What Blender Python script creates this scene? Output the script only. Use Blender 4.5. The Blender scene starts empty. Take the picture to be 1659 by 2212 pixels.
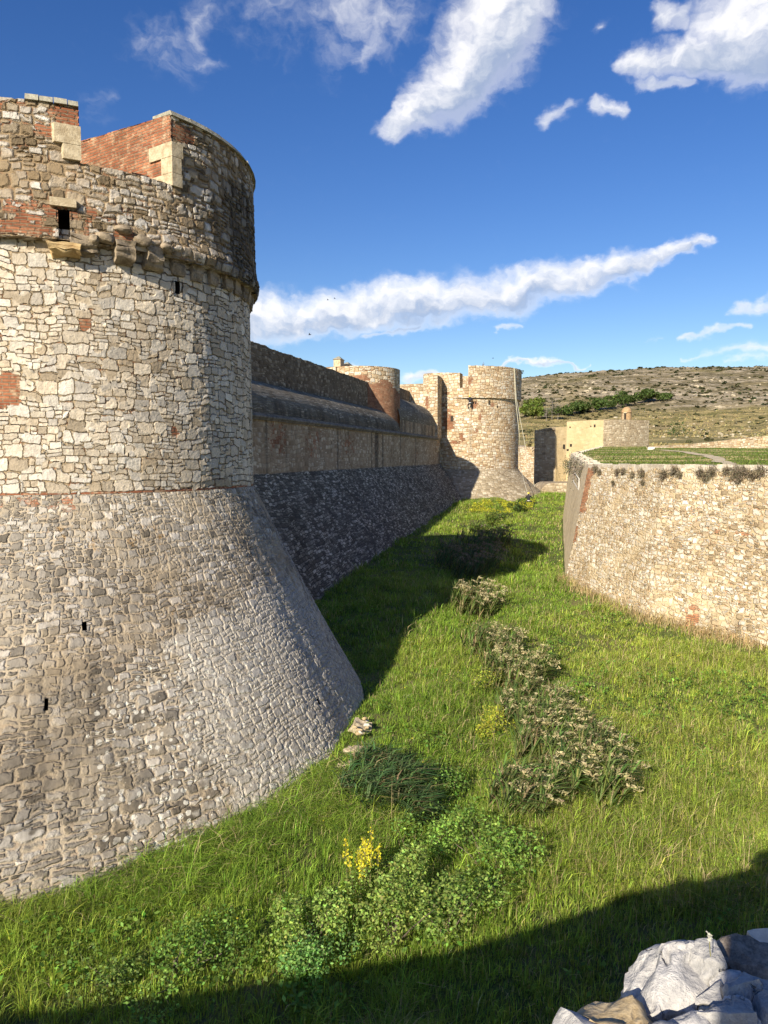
import bpy, bmesh, math, random
import numpy as np
from mathutils import Vector, Matrix, noise as mnoise
random.seed(7); RNG = np.random.default_rng(7)
S = bpy.context.scene; COL = S.collection
R = math.radians
# ------------------------------------------------------------------ camera
F, CX, CY, HOR, EYE = 1609.0, 829.5, 1106.0, 985.0, 8.5
PITCH = math.atan((CY - HOR) / F)
cd = bpy.data.cameras.new('camera'); cam = bpy.data.objects.new('camera', cd); COL.objects.link(cam)
cam.location = (0, 0, EYE); cam.rotation_euler = (math.pi / 2 - PITCH, 0, 0)
cd.sensor_fit = 'VERTICAL'; cd.sensor_height = 36; cd.lens = 36 * F / 2212; cd.clip_start = .05; cd.clip_end = 20000
S.camera = cam

def ray(px, py):
    u = (px - CX) / F; v = (CY - py) / F; c, s = math.cos(PITCH), math.sin(PITCH)
    return np.array([u, c + v * s, -s + v * c])
def at_z(px, py, z):
    r = ray(px, py); return np.array([0, 0, EYE]) + r * ((z - EYE) / r[2])
def at_y(px, py, Y):
    r = ray(px, py); return np.array([0, 0, EYE]) + r * (Y / r[1])
def at_ground(px, py):
    z = 0.0
    for _ in range(30):
        p = at_z(px, py, z); z = float(ground_z(p[0], p[1]))
    return at_z(px, py, z)
def project(p):
    p = np.asarray(p, float); c, s = math.cos(PITCH), math.sin(PITCH)
    z = p[..., 2] - EYE; f = p[..., 1] * c - z * s; u = p[..., 1] * s + z * c
    f = np.where(np.abs(f) < 1e-6, 1e-6, f)
    return CX + F * p[..., 0] / f, CY - F * u / f, f

# ------------------------------------------------------------------ numpy noise
def _h(ix, iy, seed):
    n = (ix.astype(np.int64) * 374761393 + iy.astype(np.int64) * 668265263 + seed * 1442695041) & 0x7fffffff
    n = ((n ^ (n >> 13)) * 1274126177) & 0x7fffffff
    return ((n ^ (n >> 16)) & 0xffff) / 65535.0
def vnoise(x, y, seed=0):
    x = np.asarray(x, float); y = np.asarray(y, float)
    ix = np.floor(x); iy = np.floor(y); fx = x - ix; fy = y - iy
    fx = fx * fx * (3 - 2 * fx); fy = fy * fy * (3 - 2 * fy)
    a = _h(ix, iy, seed); b = _h(ix + 1, iy, seed); c = _h(ix, iy + 1, seed); d = _h(ix + 1, iy + 1, seed)
    return (a * (1 - fx) + b * fx) * (1 - fy) + (c * (1 - fx) + d * fx) * fy
def fbm(x, y, seed=0, o=4):
    t = 0; a = .5; s = 0
    for k in range(o):
        t = t + a * vnoise(x, y, seed + k * 17); s += a; a *= .5; x = x * 2.03 + 5.1; y = y * 2.03 + 1.7
    return t / s
def sstep(a, b, x):
    t = np.clip((np.asarray(x, float) - a) / (b - a), 0, 1); return t * t * (3 - 2 * t)

# ------------------------------------------------------------------ mesh builder
class MB:
    def __init__(s):
        s.v = []; s.uv = []; s.q = []; s.t = []; s.qm = []; s.tm = []; s.at = []; s.col = []; s.n = 0; s.smq = []; s.smt = []
    def add(s, v, quads=None, tris=None, uv=None, attrs=None, mat=0, col=None, smooth=True):
        v = np.asarray(v, float).reshape(-1, 3); n = len(v)
        s.v.append(v)
        s.uv.append(np.zeros((n, 2)) if uv is None else np.asarray(uv, float).reshape(-1, 2))
        s.at.append((n, attrs or {})); s.col.append((n, col))
        if quads is not None and len(quads):
            q = np.asarray(quads, np.int64) + s.n; s.q.append(q); s.qm.append(np.full(len(q), mat)); s.smq.append(np.full(len(q), smooth))
        if tris is not None and len(tris):
            t = np.asarray(tris, np.int64) + s.n; s.t.append(t); s.tm.append(np.full(len(t), mat)); s.smt.append(np.full(len(t), smooth))
        s.n += n
    def grid(s, P, UV=None, attrs=None, mat=0, drop=None, smooth=True):
        nv, nu = P.shape[:2]
        idx = np.arange(nv * nu).reshape(nv, nu)
        q = np.stack([idx[:-1, :-1], idx[:-1, 1:], idx[1:, 1:], idx[1:, :-1]], -1)
        if drop is not None: q = q[~drop]
        q = q.reshape(-1, 4)
        a = {k: np.asarray(w, float).reshape(-1) for k, w in (attrs or {}).items()}
        s.add(P.reshape(-1, 3), quads=q, uv=None if UV is None else UV.reshape(-1, 2), attrs=a, mat=mat, smooth=smooth)
    def poly(s, pts, mat=0, uvs=None, smooth=False):     # convex fan
        pts = np.asarray(pts, float); n = len(pts)
        if uvs is None:
            a = pts[1] - pts[0]; L = np.linalg.norm(a); a = a / max(L, 1e-9)
            nn = np.cross(pts[1] - pts[0], pts[2] - pts[0]); nn /= max(np.linalg.norm(nn), 1e-9); b = np.cross(nn, a)
            if abs(nn[2]) < .9:
                a = np.array([-nn[1], nn[0], 0.]); a /= np.linalg.norm(a); b = np.cross(nn, a)
            uvs = np.stack([pts @ a, pts @ b], -1)
        s.add(pts, tris=[(0, i, i + 1) for i in range(1, n - 1)] if n != 4 else None, quads=[(0, 1, 2, 3)] if n == 4 else None, uv=uvs, mat=mat, smooth=smooth)
    def prism(s, low, high, mat=0, bottom=True, top=True):   # two matching ccw rings
        low = np.asarray(low, float); high = np.asarray(high, float); n = len(low)
        for i in range(n):
            j = (i + 1) % n; s.poly([low[i], low[j], high[j], high[i]], mat)
        if top: s.poly(high, mat)
        if bottom: s.poly(low[::-1], mat)
    def box(s, c, e, rz=0, mat=0, taper=1.0):
        c = np.array(c, float); hx, hy, hz = np.array(e) / 2; ca, sa = math.cos(rz), math.sin(rz)
        r = lambda x, y, z: c + np.array([x * ca - y * sa, x * sa + y * ca, z])
        lo = [r(-hx, -hy, -hz), r(hx, -hy, -hz), r(hx, hy, -hz), r(-hx, hy, -hz)]
        k = taper; hi = [r(-hx * k, -hy * k, hz), r(hx * k, -hy * k, hz), r(hx * k, hy * k, hz), r(-hx * k, hy * k, hz)]
        s.prism(lo, hi, mat)
    def tube(s, pts, rad, mat=0, seg=6, cap=True):
        pts = np.asarray(pts, float); n = len(pts); rad = np.broadcast_to(np.asarray(rad, float), (n,))
        P = np.zeros((n, seg + 1, 3)); UV = np.zeros((n, seg + 1, 2)); L = 0
        for i in range(n):
            t = pts[min(i + 1, n - 1)] - pts[max(i - 1, 0)]; t /= max(np.linalg.norm(t), 1e-9)
            a = np.cross(t, [0, 0, 1.0]);
            if np.linalg.norm(a) < 1e-3: a = np.array([1.0, 0, 0])
            a /= np.linalg.norm(a); b = np.cross(a, t)
            if i: L += np.linalg.norm(pts[i] - pts[i - 1])
            for k in range(seg + 1):
                w = -2 * math.pi * k / seg; P[i, k] = pts[i] + rad[i] * (math.cos(w) * a + math.sin(w) * b); UV[i, k] = (rad[i] * 6.28 * k / seg, L)
        s.grid(P, UV, mat=mat)
        if cap:
            s.poly(P[0, :-1][::-1] if True else P[0], mat); s.poly(P[-1, :-1], mat)
    def build(s, name, mats, parent=None, colname=None):
        v = np.concatenate(s.v); me = bpy.data.meshes.new(name)
        q = np.concatenate(s.q) if s.q else np.zeros((0, 4), np.int64); t = np.concatenate(s.t) if s.t else np.zeros((0, 3), np.int64)
        me.vertices.add(len(v)); me.vertices.foreach_set('co', v.astype(np.float32).ravel())
        li = np.concatenate([q.ravel(), t.ravel()]).astype(np.int32); me.loops.add(len(li)); me.loops.foreach_set('vertex_index', li)
        st = np.concatenate([np.arange(len(q)) * 4, len(q) * 4 + np.arange(len(t)) * 3]).astype(np.int32)
        tot = np.concatenate([np.full(len(q), 4), np.full(len(t), 3)]).astype(np.int32)
        me.polygons.add(len(st)); me.polygons.foreach_set('loop_start', st); me.polygons.foreach_set('loop_total', tot)
        mi = np.concatenate(s.qm + s.tm).astype(np.int32); me.polygons.foreach_set('material_index', mi)
        sm = np.concatenate(s.smq + s.smt).astype(bool); me.polygons.foreach_set('use_smooth', sm)
        uv = np.concatenate(s.uv); l = me.uv_layers.new(name='UVMap'); l.data.foreach_set('uv', uv[li].astype(np.float32).ravel())
        names = set(k for _, a in s.at for k in a)
        for k in names:
            w = np.concatenate([np.asarray(a.get(k, np.zeros(n))) for n, a in s.at]); at = me.attributes.new(k, 'FLOAT', 'POINT'); at.data.foreach_set('value', w.astype(np.float32))
        if any(c is not None for _, c in s.col):
            w = np.concatenate([np.ones((n, 4)) if c is None else np.concatenate([np.asarray(c).reshape(-1, 3), np.ones((n, 1))], 1) for n, c in s.col])
            at = me.attributes.new('col', 'FLOAT_COLOR', 'POINT'); at.data.foreach_set('color', w.astype(np.float32).ravel())
        for m in (mats if isinstance(mats, (list, tuple)) else [mats]): me.materials.append(m)
        me.update(calc_edges=True); me.validate()
        o = bpy.data.objects.new(name, me); COL.objects.link(o)
        if parent: o.parent = parent; o.matrix_parent_inverse = Matrix.Translation(parent.location).inverted() if parent.type == 'EMPTY' else Matrix.Identity(4)
        return o
def tag(o, label=None, cat=None, group=None, kind=None):
    if label: o['label'] = label
    if cat: o['category'] = cat
    if group: o['group'] = group
    if kind: o['kind'] = kind
    return o
def thing(name, loc, label, cat, group=None):
    o = bpy.data.objects.new(name, None); COL.objects.link(o); o.location = loc; o.empty_display_size = .3
    return tag(o, label, cat, group)

# ------------------------------------------------------------------ node helpers
class NT:
    def __init__(s, tree): s.t = tree; s.t.nodes.clear()
    def n(s, ty, ins=None, **pr):
        nd = s.t.nodes.new(ty)
        for k, w in pr.items(): setattr(nd, k, w)
        for k, w in (ins or {}).items():
            sk = nd.inputs[k]
            if isinstance(w, bpy.types.NodeSocket): s.t.links.new(w, sk)
            else: sk.default_value = w
        return nd
    def m(s, op, a, b=0.0, c=0.0, clamp=False):
        return s.n('ShaderNodeMath', {0: a, 1: b, 2: c}, operation=op, use_clamp=clamp).outputs[0]
    def vm(s, op, a, b=(0, 0, 0), sc=None):
        nd = s.n('ShaderNodeVectorMath', {0: a, 1: b}, operation=op)
        if sc is not None:
            if isinstance(sc, bpy.types.NodeSocket): s.t.links.new(sc, nd.inputs[3])
            else: nd.inputs[3].default_value = sc
        return nd.outputs[1] if op in ('DOT_PRODUCT', 'LENGTH', 'DISTANCE') else nd.outputs[0]
    def mix(s, f, a, b, mode='MIX'):
        nd = s.n('ShaderNodeMix', data_type='RGBA', blend_type=mode, clamp_factor=True)
        for k, w in ((0, f), (6, a), (7, b)):
            if isinstance(w, bpy.types.NodeSocket): s.t.links.new(w, nd.inputs[k])
            else: nd.inputs[k].default_value = w if k == 0 else (tuple(w) + (1,) if len(w) == 3 else w)
        return nd.outputs[2]
    def ss(s, x, a, b):   # smoothstep
        nd = s.n('ShaderNodeMapRange', {0: x, 1: a, 2: b, 3: 0.0, 4: 1.0}, interpolation_type='SMOOTHSTEP'); return nd.outputs[0]
    def rng(s, x, a, b, c, d):
        return s.n('ShaderNodeMapRange', {0: x, 1: a, 2: b, 3: c, 4: d}).outputs[0]
    def ramp(s, x, stops, interp='LINEAR'):
        nd = s.n('ShaderNodeValToRGB', {0: x}); cr = nd.color_ramp; cr.interpolation = interp
        while len(cr.elements) < len(stops): cr.elements.new(.5)
        for e, (p, c) in zip(cr.elements, stops): e.position = p; e.color = tuple(c) + (1,)
        return nd.outputs[0]
    def noise(s, vec, sc, det=4, rough=.55, dist=0.0, dim='3D'):
        return s.n('ShaderNodeTexNoise', {'Vector': vec, 'Scale': sc, 'Detail': det, 'Roughness': rough, 'Distortion': dist}, noise_dimensions=dim)
    def attr(s, name): return s.n('ShaderNodeAttribute', attribute_name=name).outputs['Fac']
def newmat(name):
    m = bpy.data.materials.new(name); m.use_nodes = True; return m, NT(m.node_tree)
def finish(m, t, col, rough=.9, height=None, bump=.0, disp=None, dist=.03, spec=.2, sub=None):
    b = t.n('ShaderNodeBsdfPrincipled', {'Base Color': col, 'Roughness': rough, 'Specular IOR Level': spec})
    if height is not None and bump > 0:
        bp = t.n('ShaderNodeBump', {'Strength': bump, 'Distance': dist, 'Height': height}); t.t.links.new(bp.outputs[0], b.inputs['Normal'])
    o = t.n('ShaderNodeOutputMaterial', {0: b.outputs[0]})
    if disp is not None:
        d = t.n('ShaderNodeDisplacement', {'Height': height, 'Midlevel': .5, 'Scale': disp}); t.t.links.new(d.outputs[0], o.inputs['Displacement'])
        m.displacement_method = 'BOTH'
    return m

def masonry(name, sw, sh, stops, mortar, mw=(.03, .12), rnd=.85, warp=.3, expo=3.5, bump=.6, disp=None, dist=.04,
            streak=.5, small=None, bigvar=.35, mortar2=None, blotch=None, redchip=.0, dots=True, brickc=((.36, .13, .065), (.46, .21, .11)), offs=(0, 0), hrough=.5, rag=1.0):
    m, t = newmat(name)
    uv = t.n('ShaderNodeUVMap', uv_map='UVMap').outputs[0]
    uv = t.vm('ADD', uv, (offs[0], offs[1], 0))
    wn = t.noise(uv, 1.1 / max(sw, sh), 3, .6)
    wv = t.vm('SUBTRACT', wn.outputs['Color'], (.5, .5, .5))
    wsep = t.n('ShaderNodeSeparateColor', {0: wn.outputs['Color']}); usep = t.n('ShaderNodeSeparateXYZ', {0: uv})
    lown = t.noise(uv, .33 / sh * .4, 2, .5).outputs[0]
    def stones(w, h):      # courses of uneven height, stones of uneven width, some split in two
        y = t.m('ADD', t.m('MULTIPLY', usep.outputs[1], 1 / h), t.m('ADD', t.m('MULTIPLY', t.m('SUBTRACT', wsep.outputs[0], .5), warp * 1.8), t.m('MULTIPLY', t.m('SUBTRACT', lown, .5), 2.4)))
        row = t.m('FLOOR', y); fy = t.m('SUBTRACT', y, row)
        x = t.m('ADD', t.m('ADD', t.m('MULTIPLY', usep.outputs[0], 1 / w), t.m('MULTIPLY', t.m('SUBTRACT', wsep.outputs[1], .5), warp * 1.6)), t.m('MULTIPLY', row, 17.31))
        a = t.n('ShaderNodeTexVoronoi', {'W': x, 'Scale': 1.0, 'Randomness': rnd}, voronoi_dimensions='1D', feature='F1')
        b = t.n('ShaderNodeTexVoronoi', {'W': x, 'Scale': 1.0, 'Randomness': rnd}, voronoi_dimensions='1D', feature='F2')
        cs = t.n('ShaderNodeSeparateColor', {0: a.outputs['Color']})
        split = t.m('GREATER_THAN', cs.outputs[2], .66); half = t.m('MULTIPLY', split, t.m('GREATER_THAN', fy, .45))
        f2 = t.n('ShaderNodeMix', {0: split, 2: fy, 3: t.m('FRACT', t.m('ADD', t.m('MULTIPLY', fy, 1.82), .18))}, data_type='FLOAT').outputs[0]
        hh = t.m('SUBTRACT', h, t.m('MULTIPLY', split, h * .45))
        ey = t.m('MULTIPLY', t.m('MINIMUM', f2, t.m('SUBTRACT', 1.0, f2)), hh); ex = t.m('MULTIPLY', t.m('SUBTRACT', b.outputs[0], a.outputs[0]), w * .5)
        e_ = t.n('ShaderNodeMath', {0: ex, 1: ey, 2: h * .28}, operation='SMOOTH_MIN').outputs[0]
        col_ = t.n('ShaderNodeTexWhiteNoise', {'Vector': t.n('ShaderNodeCombineXYZ', {0: t.m('MULTIPLY', cs.outputs[0], 91.0), 1: row, 2: half}).outputs[0]}, noise_dimensions='3D').outputs['Color']
        return t.m('DIVIDE', e_, h), col_
    e, cc = stones(sw, sh)
    if small:
        e2, c2 = stones(sw * small, sh * small)
        sel = t.ss(t.noise(uv, .55 / sw, 2).outputs[0], .5, .54)
        e = t.n('ShaderNodeMix', {0: sel, 2: e, 3: e2}, data_type='FLOAT').outputs[0]; cc = t.mix(sel, cc, c2)
    fine = t.noise(uv, 9.0, 6, .65).outputs[0]; mid = t.noise(uv, 2.6, 5, .6).outputs[0]; big = t.noise(uv, .32, 4, .6).outputs[0]
    e = t.m('ADD', e, t.m('MULTIPLY', t.m('SUBTRACT', fine, .5), .10 * rag)); e = t.m('ADD', e, t.m('MULTIPLY', t.m('SUBTRACT', mid, .5), .10 * rag))
    body = t.ss(e, mw[0], mw[1])
    sep = t.n('ShaderNodeSeparateColor', {0: cc})
    r1, r2, r3 = sep.outputs[0], sep.outputs[1], sep.outputs[2]
    col = t.ramp(r1, stops)
    k = t.m('MULTIPLY', t.rng(r2, 0, 1, .78, 1.16), t.rng(fine, .25, .75, .78, 1.16)); k = t.m('MULTIPLY', k, t.rng(mid, .3, .7, .86, 1.1))
    col = t.mix(1.0, col, t.n('ShaderNodeCombineColor', {0: k, 1: k, 2: k}).outputs[0], 'MULTIPLY')
    mo = t.mix(t.ss(mid, .42, .6), mortar, mortar2 or mortar)
    if redchip > 0:
        mo = t.mix(t.m('MULTIPLY', t.ss(t.noise(uv, 1.7 / sw, 2).outputs[0], .55, .62), redchip), mo, (.28, .1, .05))
    col = t.mix(body, mo, col)
    height = t.m('ADD', t.m('MULTIPLY', t.ss(e, mw[0] * .6, mw[1] * 1.7), t.rng(r3, 0, 1, .5, .85)), t.m('MULTIPLY', t.m('SUBTRACT', fine, .5), hrough))
    height = t.m('ADD', height, t.m('MULTIPLY', t.m('SUBTRACT', mid, .5), .3))
    if blotch:   # (colour, lo, hi, amount): earthy render surviving over the stones
        bl = t.m('MULTIPLY', t.ss(t.noise(t.vm('ADD', uv, (7.3, 3.1, 0)), .5, 5, .65).outputs[0], blotch[1], blotch[2]), blotch[3])
        col = t.mix(t.m('MULTIPLY', bl, t.rng(fine, .3, .7, .6, 1.0)), col, blotch[0]); height = t.m('MULTIPLY', height, t.m('SUBTRACT', 1.0, t.m('MULTIPLY', bl, .45)))
    # bricks
    br = t.n('ShaderNodeTexBrick', {'Vector': t.vm('ADD', uv, t.vm('SCALE', wv, sc=.03)), 'Color1': brickc[0] + (1,), 'Color2': brickc[1] + (1,), 'Mortar': (.30, .22, .15, 1), 'Scale': 1.0, 'Mortar Size': .014, 'Mortar Smooth': .4, 'Bias': 0.0, 'Brick Width': .34, 'Row Height': .085})
    bm = t.ss(t.m('ADD', t.attr('brick'), t.m('ADD', t.m('MULTIPLY', t.m('SUBTRACT', mid, .5), 1.5), t.m('MULTIPLY', t.m('SUBTRACT', r3, .5), .55))), .47, .56)
    bc = t.mix(t.ss(t.m('ADD', t.m('MULTIPLY', fine, .5), t.m('MULTIPLY', mid, .5)), .5, .62), br.outputs[0], (.40, .29, .19)); bc = t.mix(1.0, bc, t.n('ShaderNodeCombineColor', {0: k, 1: k, 2: k}).outputs[0], 'MULTIPLY')
    col = t.mix(bm, col, bc)
    height = t.n('ShaderNodeMix', {0: bm, 2: height, 3: t.m('SUBTRACT', .5, t.m('MULTIPLY', br.outputs[1], .5))}, data_type='FLOAT').outputs[0]
    # weathering: black crust in streaks, mask also paints shaded sides; pale and ochre lichen
    sv = t.noise(t.vm('MULTIPLY', uv, (1.5, .16, 1)), 1.0, 5, .65).outputs[0]
    dk = t.ss(t.m('ADD', t.m('MULTIPLY', t.attr('dark'), 1.0), t.m('MULTIPLY', t.m('SUBTRACT', sv, .5), 1.7)), .35, .95)
    dk = t.m('MULTIPLY', dk, t.rng(t.m('ADD', t.m('MULTIPLY', fine, .5), t.m('MULTIPLY', r2, .5)), .25, .75, .55, 1.0))
    st = t.m('MULTIPLY', t.ss(sv, .52, .75), streak)
    col = t.mix(t.m('MAXIMUM', t.m('MULTIPLY', dk, .9), t.m('MULTIPLY', st, .55)), col, (.045, .043, .04))
    col = t.mix(t.m('MULTIPLY', t.ss(big, .42, .66), bigvar), col, t.mix(1.0, col, (.62, .56, .48), 'MULTIPLY'))
    if dots:
        vd = t.n('ShaderNodeTexVoronoi', {'Vector': uv, 'Scale': 6.5, 'Randomness': 1.0}, voronoi_dimensions='2D')
        sz = t.n('ShaderNodeSeparateColor', {0: vd.outputs['Color']}).outputs[0]
        dd = t.m('LESS_THAN', t.m('ADD', vd.outputs[0], t.m('MULTIPLY', t.m('SUBTRACT', fine, .5), .25)), t.rng(sz, .25, 1, -.1, .42))
        pa = t.attr('pale')
        pm = t.ss(t.m('ADD', pa, t.m('MULTIPLY', t.m('SUBTRACT', mid, .5), 1.6)), .45, .75)
        col = t.mix(t.m('MULTIPLY', pm, t.rng(fine, .3, .6, .25, .85)), col, (.52, .49, .42))
        spots = t.m('MULTIPLY', dd, t.ss(t.m('ADD', t.attr('spots'), t.m('MULTIPLY', t.m('SUBTRACT', mid, .5), .8)), .4, .6))
        col = t.mix(t.m('MULTIPLY', spots, .9), col, (.62, .6, .52))
        oc = t.ss(t.m('ADD', t.attr('ochre'), t.m('MULTIPLY', t.m('SUBTRACT', t.noise(uv, 1.6, 6, .7).outputs[0], .5), 2.4)), .7, 1.0)
        col = t.mix(t.m('MULTIPLY', oc, .75), col, (.36, .2, .045))
    return finish(m, t, col, .93, height, bump, disp, dist, .12)

def simple(name, c1, c2, sc=6, bump=.3, rough=.9, dist=.02, stretch=(1, 1, 1), coord='Object', disp=None):
    m, t = newmat(name)
    co = t.n('ShaderNodeTexCoord').outputs[coord]; co = t.vm('MULTIPLY', co, stretch)
    a = t.noise(co, sc, 6, .62); b = t.noise(co, sc * 5, 4, .6).outputs[0]
    k = t.m('ADD', t.m('MULTIPLY', a.outputs[0], .65), t.m('MULTIPLY', b, .35))
    return finish(m, t, t.mix(t.ss(k, .35, .65), c1, c2), rough, k, bump, disp, dist, .2)
def leafmat(name, trans=.35, rough=.6, gloss=.25):
    m, t = newmat(name)
    c = t.n('ShaderNodeAttribute', attribute_name='col').outputs['Color']
    b = t.n('ShaderNodeBsdfPrincipled', {'Base Color': c, 'Roughness': rough, 'Specular IOR Level': gloss})
    tr = t.n('ShaderNodeBsdfTranslucent', {'Color': t.mix(1.0, c, (1.15, 1.1, .55), 'MULTIPLY')})
    mx = t.n('ShaderNodeMixShader', {0: trans, 1: b.outputs[0], 2: tr.outputs[0]})
    t.n('ShaderNodeOutputMaterial', {0: mx.outputs[0]}); return m

M = {}
CREAM = [(0, (.42, .345, .245)), (.2, (.58, .50, .385)), (.5, (.66, .585, .465)), (.78, (.57, .53, .465)), (1, (.71, .66, .56))]
GREYW = [(0, (.16, .125, .08)), (.2, (.27, .21, .135)), (.45, (.42, .36, .27)), (.7, (.53, .49, .43)), (1, (.64, .61, .55))]
TALUS = [(0, (.17, .15, .12)), (.3, (.27, .245, .205)), (.55, (.355, .325, .275)), (.8, (.41, .385, .34)), (1, (.60, .56, .49))]
BK = ((.27, .10, .055), (.40, .17, .09))
M['body'] = masonry('cream_rubble', .45, .325, CREAM, (.40, .315, .205), mw=(.0, .045), rnd=.9, warp=.42, bump=.85, disp=.06, small=.62, redchip=.6, streak=.12, bigvar=.35, mortar2=(.46, .37, .24), blotch=((.52, .43, .29), .55, .72, .5), dots=False, brickc=BK, rag=1.2)
M['upper'] = masonry('weathered_rubble', .42, .31, GREYW, (.30, .23, .145), mw=(.02, .12), rnd=.9, warp=.34, bump=.9, disp=.075, small=.66, redchip=.5, streak=.35, mortar2=(.38, .29, .18), blotch=((.30, .22, .13), .46, .62, .75), dots=False, brickc=BK, rag=1.6)
M['talus'] = masonry('grey_rubble', .33, .255, TALUS, (.46, .39, .285), mw=(.01, .13), rnd=.95, warp=.55, bump=.7, disp=.034, small=.7, streak=.34, bigvar=.55, mortar2=(.36, .305, .225), blotch=((.42, .35, .245), .46, .64, .85), redchip=.12, brickc=BK, rag=2.2)
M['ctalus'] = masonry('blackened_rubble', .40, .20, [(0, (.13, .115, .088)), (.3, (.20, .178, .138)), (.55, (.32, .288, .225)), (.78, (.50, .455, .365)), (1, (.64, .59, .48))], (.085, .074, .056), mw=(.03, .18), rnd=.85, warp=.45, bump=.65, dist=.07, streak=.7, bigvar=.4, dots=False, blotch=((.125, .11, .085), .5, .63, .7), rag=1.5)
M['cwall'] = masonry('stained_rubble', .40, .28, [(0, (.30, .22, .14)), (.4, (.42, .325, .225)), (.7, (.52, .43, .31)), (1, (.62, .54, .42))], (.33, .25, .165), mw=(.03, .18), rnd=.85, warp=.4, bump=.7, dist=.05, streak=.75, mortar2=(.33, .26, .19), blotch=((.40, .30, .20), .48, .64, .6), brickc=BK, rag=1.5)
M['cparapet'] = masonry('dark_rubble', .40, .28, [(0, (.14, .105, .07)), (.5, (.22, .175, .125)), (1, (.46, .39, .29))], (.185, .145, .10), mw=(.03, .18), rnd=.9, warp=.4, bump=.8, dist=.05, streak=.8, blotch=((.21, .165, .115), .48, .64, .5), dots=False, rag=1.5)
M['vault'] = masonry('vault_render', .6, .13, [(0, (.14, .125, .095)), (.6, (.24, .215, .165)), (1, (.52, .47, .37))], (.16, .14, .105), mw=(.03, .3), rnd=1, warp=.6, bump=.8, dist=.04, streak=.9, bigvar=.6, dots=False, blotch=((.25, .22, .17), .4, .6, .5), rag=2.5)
M['far'] = masonry('golden_rubble', .5, .36, [(0, (.42, .30, .18)), (.3, (.56, .45, .30)), (.6, (.64, .55, .40)), (1, (.68, .63, .52))], (.34, .22, .12), mw=(.0, .12), rnd=.85, warp=.34, bump=1.0, dist=.09, streak=.14, redchip=.6, mortar2=(.50, .37, .22), blotch=((.58, .44, .26), .52, .68, .7), dots=False, brickc=((.33, .14, .08), (.47, .22, .12)))
M['fartalus'] = masonry('pale_rubble', .46, .3, [(0, (.30, .25, .17)), (.5, (.44, .38, .28)), (1, (.56, .50, .39))], (.34, .27, .17), mw=(.0, .14), bump=1.0, dist=.08, streak=.3, rnd=.9, warp=.45, dots=True, rag=1.5)
M['ochre'] = masonry('ochre_render', .6, .4, [(0, (.55, .42, .23)), (.5, (.63, .50, .28)), (1, (.68, .57, .37))], (.56, .44, .26), mw=(.0, .1), bump=.5, dist=.05, streak=.3, blotch=((.66, .53, .31), .3, .5, .75), warp=.4, dots=False)
M['brownst'] = masonry('brown_rubble', .5, .36, [(0, (.32, .25, .17)), (.5, (.44, .365, .26)), (1, (.58, .51, .39))], (.36, .29, .195), mw=(.02, .16), bump=.9, dist=.07, streak=.2, warp=.4, dots=False)
SC = [(0, (.29, .225, .145)), (.12, (.44, .35, .23)), (.34, (.57, .48, .33)), (.55, (.55, .51, .43)), (.78, (.66, .60, .48)), (1, (.74, .70, .62))]
M['scarp'] = masonry('buff_rubble', .32, .24, SC, (.55, .43, .26), mw=(.01, .15), rnd=.95, warp=.6, bump=.85, disp=.035, small=.72, streak=.05, redchip=.6, mortar2=(.60, .47, .28), blotch=((.57, .46, .285), .5, .66, .75), brickc=((.40, .17, .085), (.52, .26, .14)), rag=2.0)
M['scarpside'] = masonry('buff_render', .34, .25, [(0, (.62, .51, .34)), (1, (.74, .65, .49))], (.66, .53, .34), mw=(.0, .2), rnd=.95, warp=.5, bump=.5, dist=.03, streak=.25, blotch=((.70, .59, .40), .48, .62, .4), dots=False)
M['brick'] = None
M['coping'] = simple('lichen_coping', (.22, .21, .17), (.42, .40, .31), 5, .8, dist=.05)
M['ashlar'] = simple('ashlar_sandstone', (.34, .27, .17), (.58, .50, .35), 5, .9, dist=.04)
M['corbel'] = simple('corbel_stone', (.13, .105, .075), (.38, .31, .22), 3, .9, dist=.06)
M['rustst'] = simple('rust_sandstone', (.36, .24, .11), (.5, .38, .2), 4, .9, dist=.05)
M['dark'] = simple('recess_shade', (.03, .025, .02), (.06, .05, .04), 3, .3)  # near-black colour stands in for the shade inside openings
M['cornice'] = simple('cornice_stone', (.10, .09, .075), (.26, .235, .20), 2.2, .8, dist=.05)
M['leaf'] = leafmat('leaf'); M['blade'] = leafmat('grass_blade', .4, .55, .2); M['dry'] = leafmat('dry_twig', .1, .9, .05)
M['bark'] = simple('bark', (.10, .08, .06), (.2, .165, .13), 8, .8)
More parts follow.
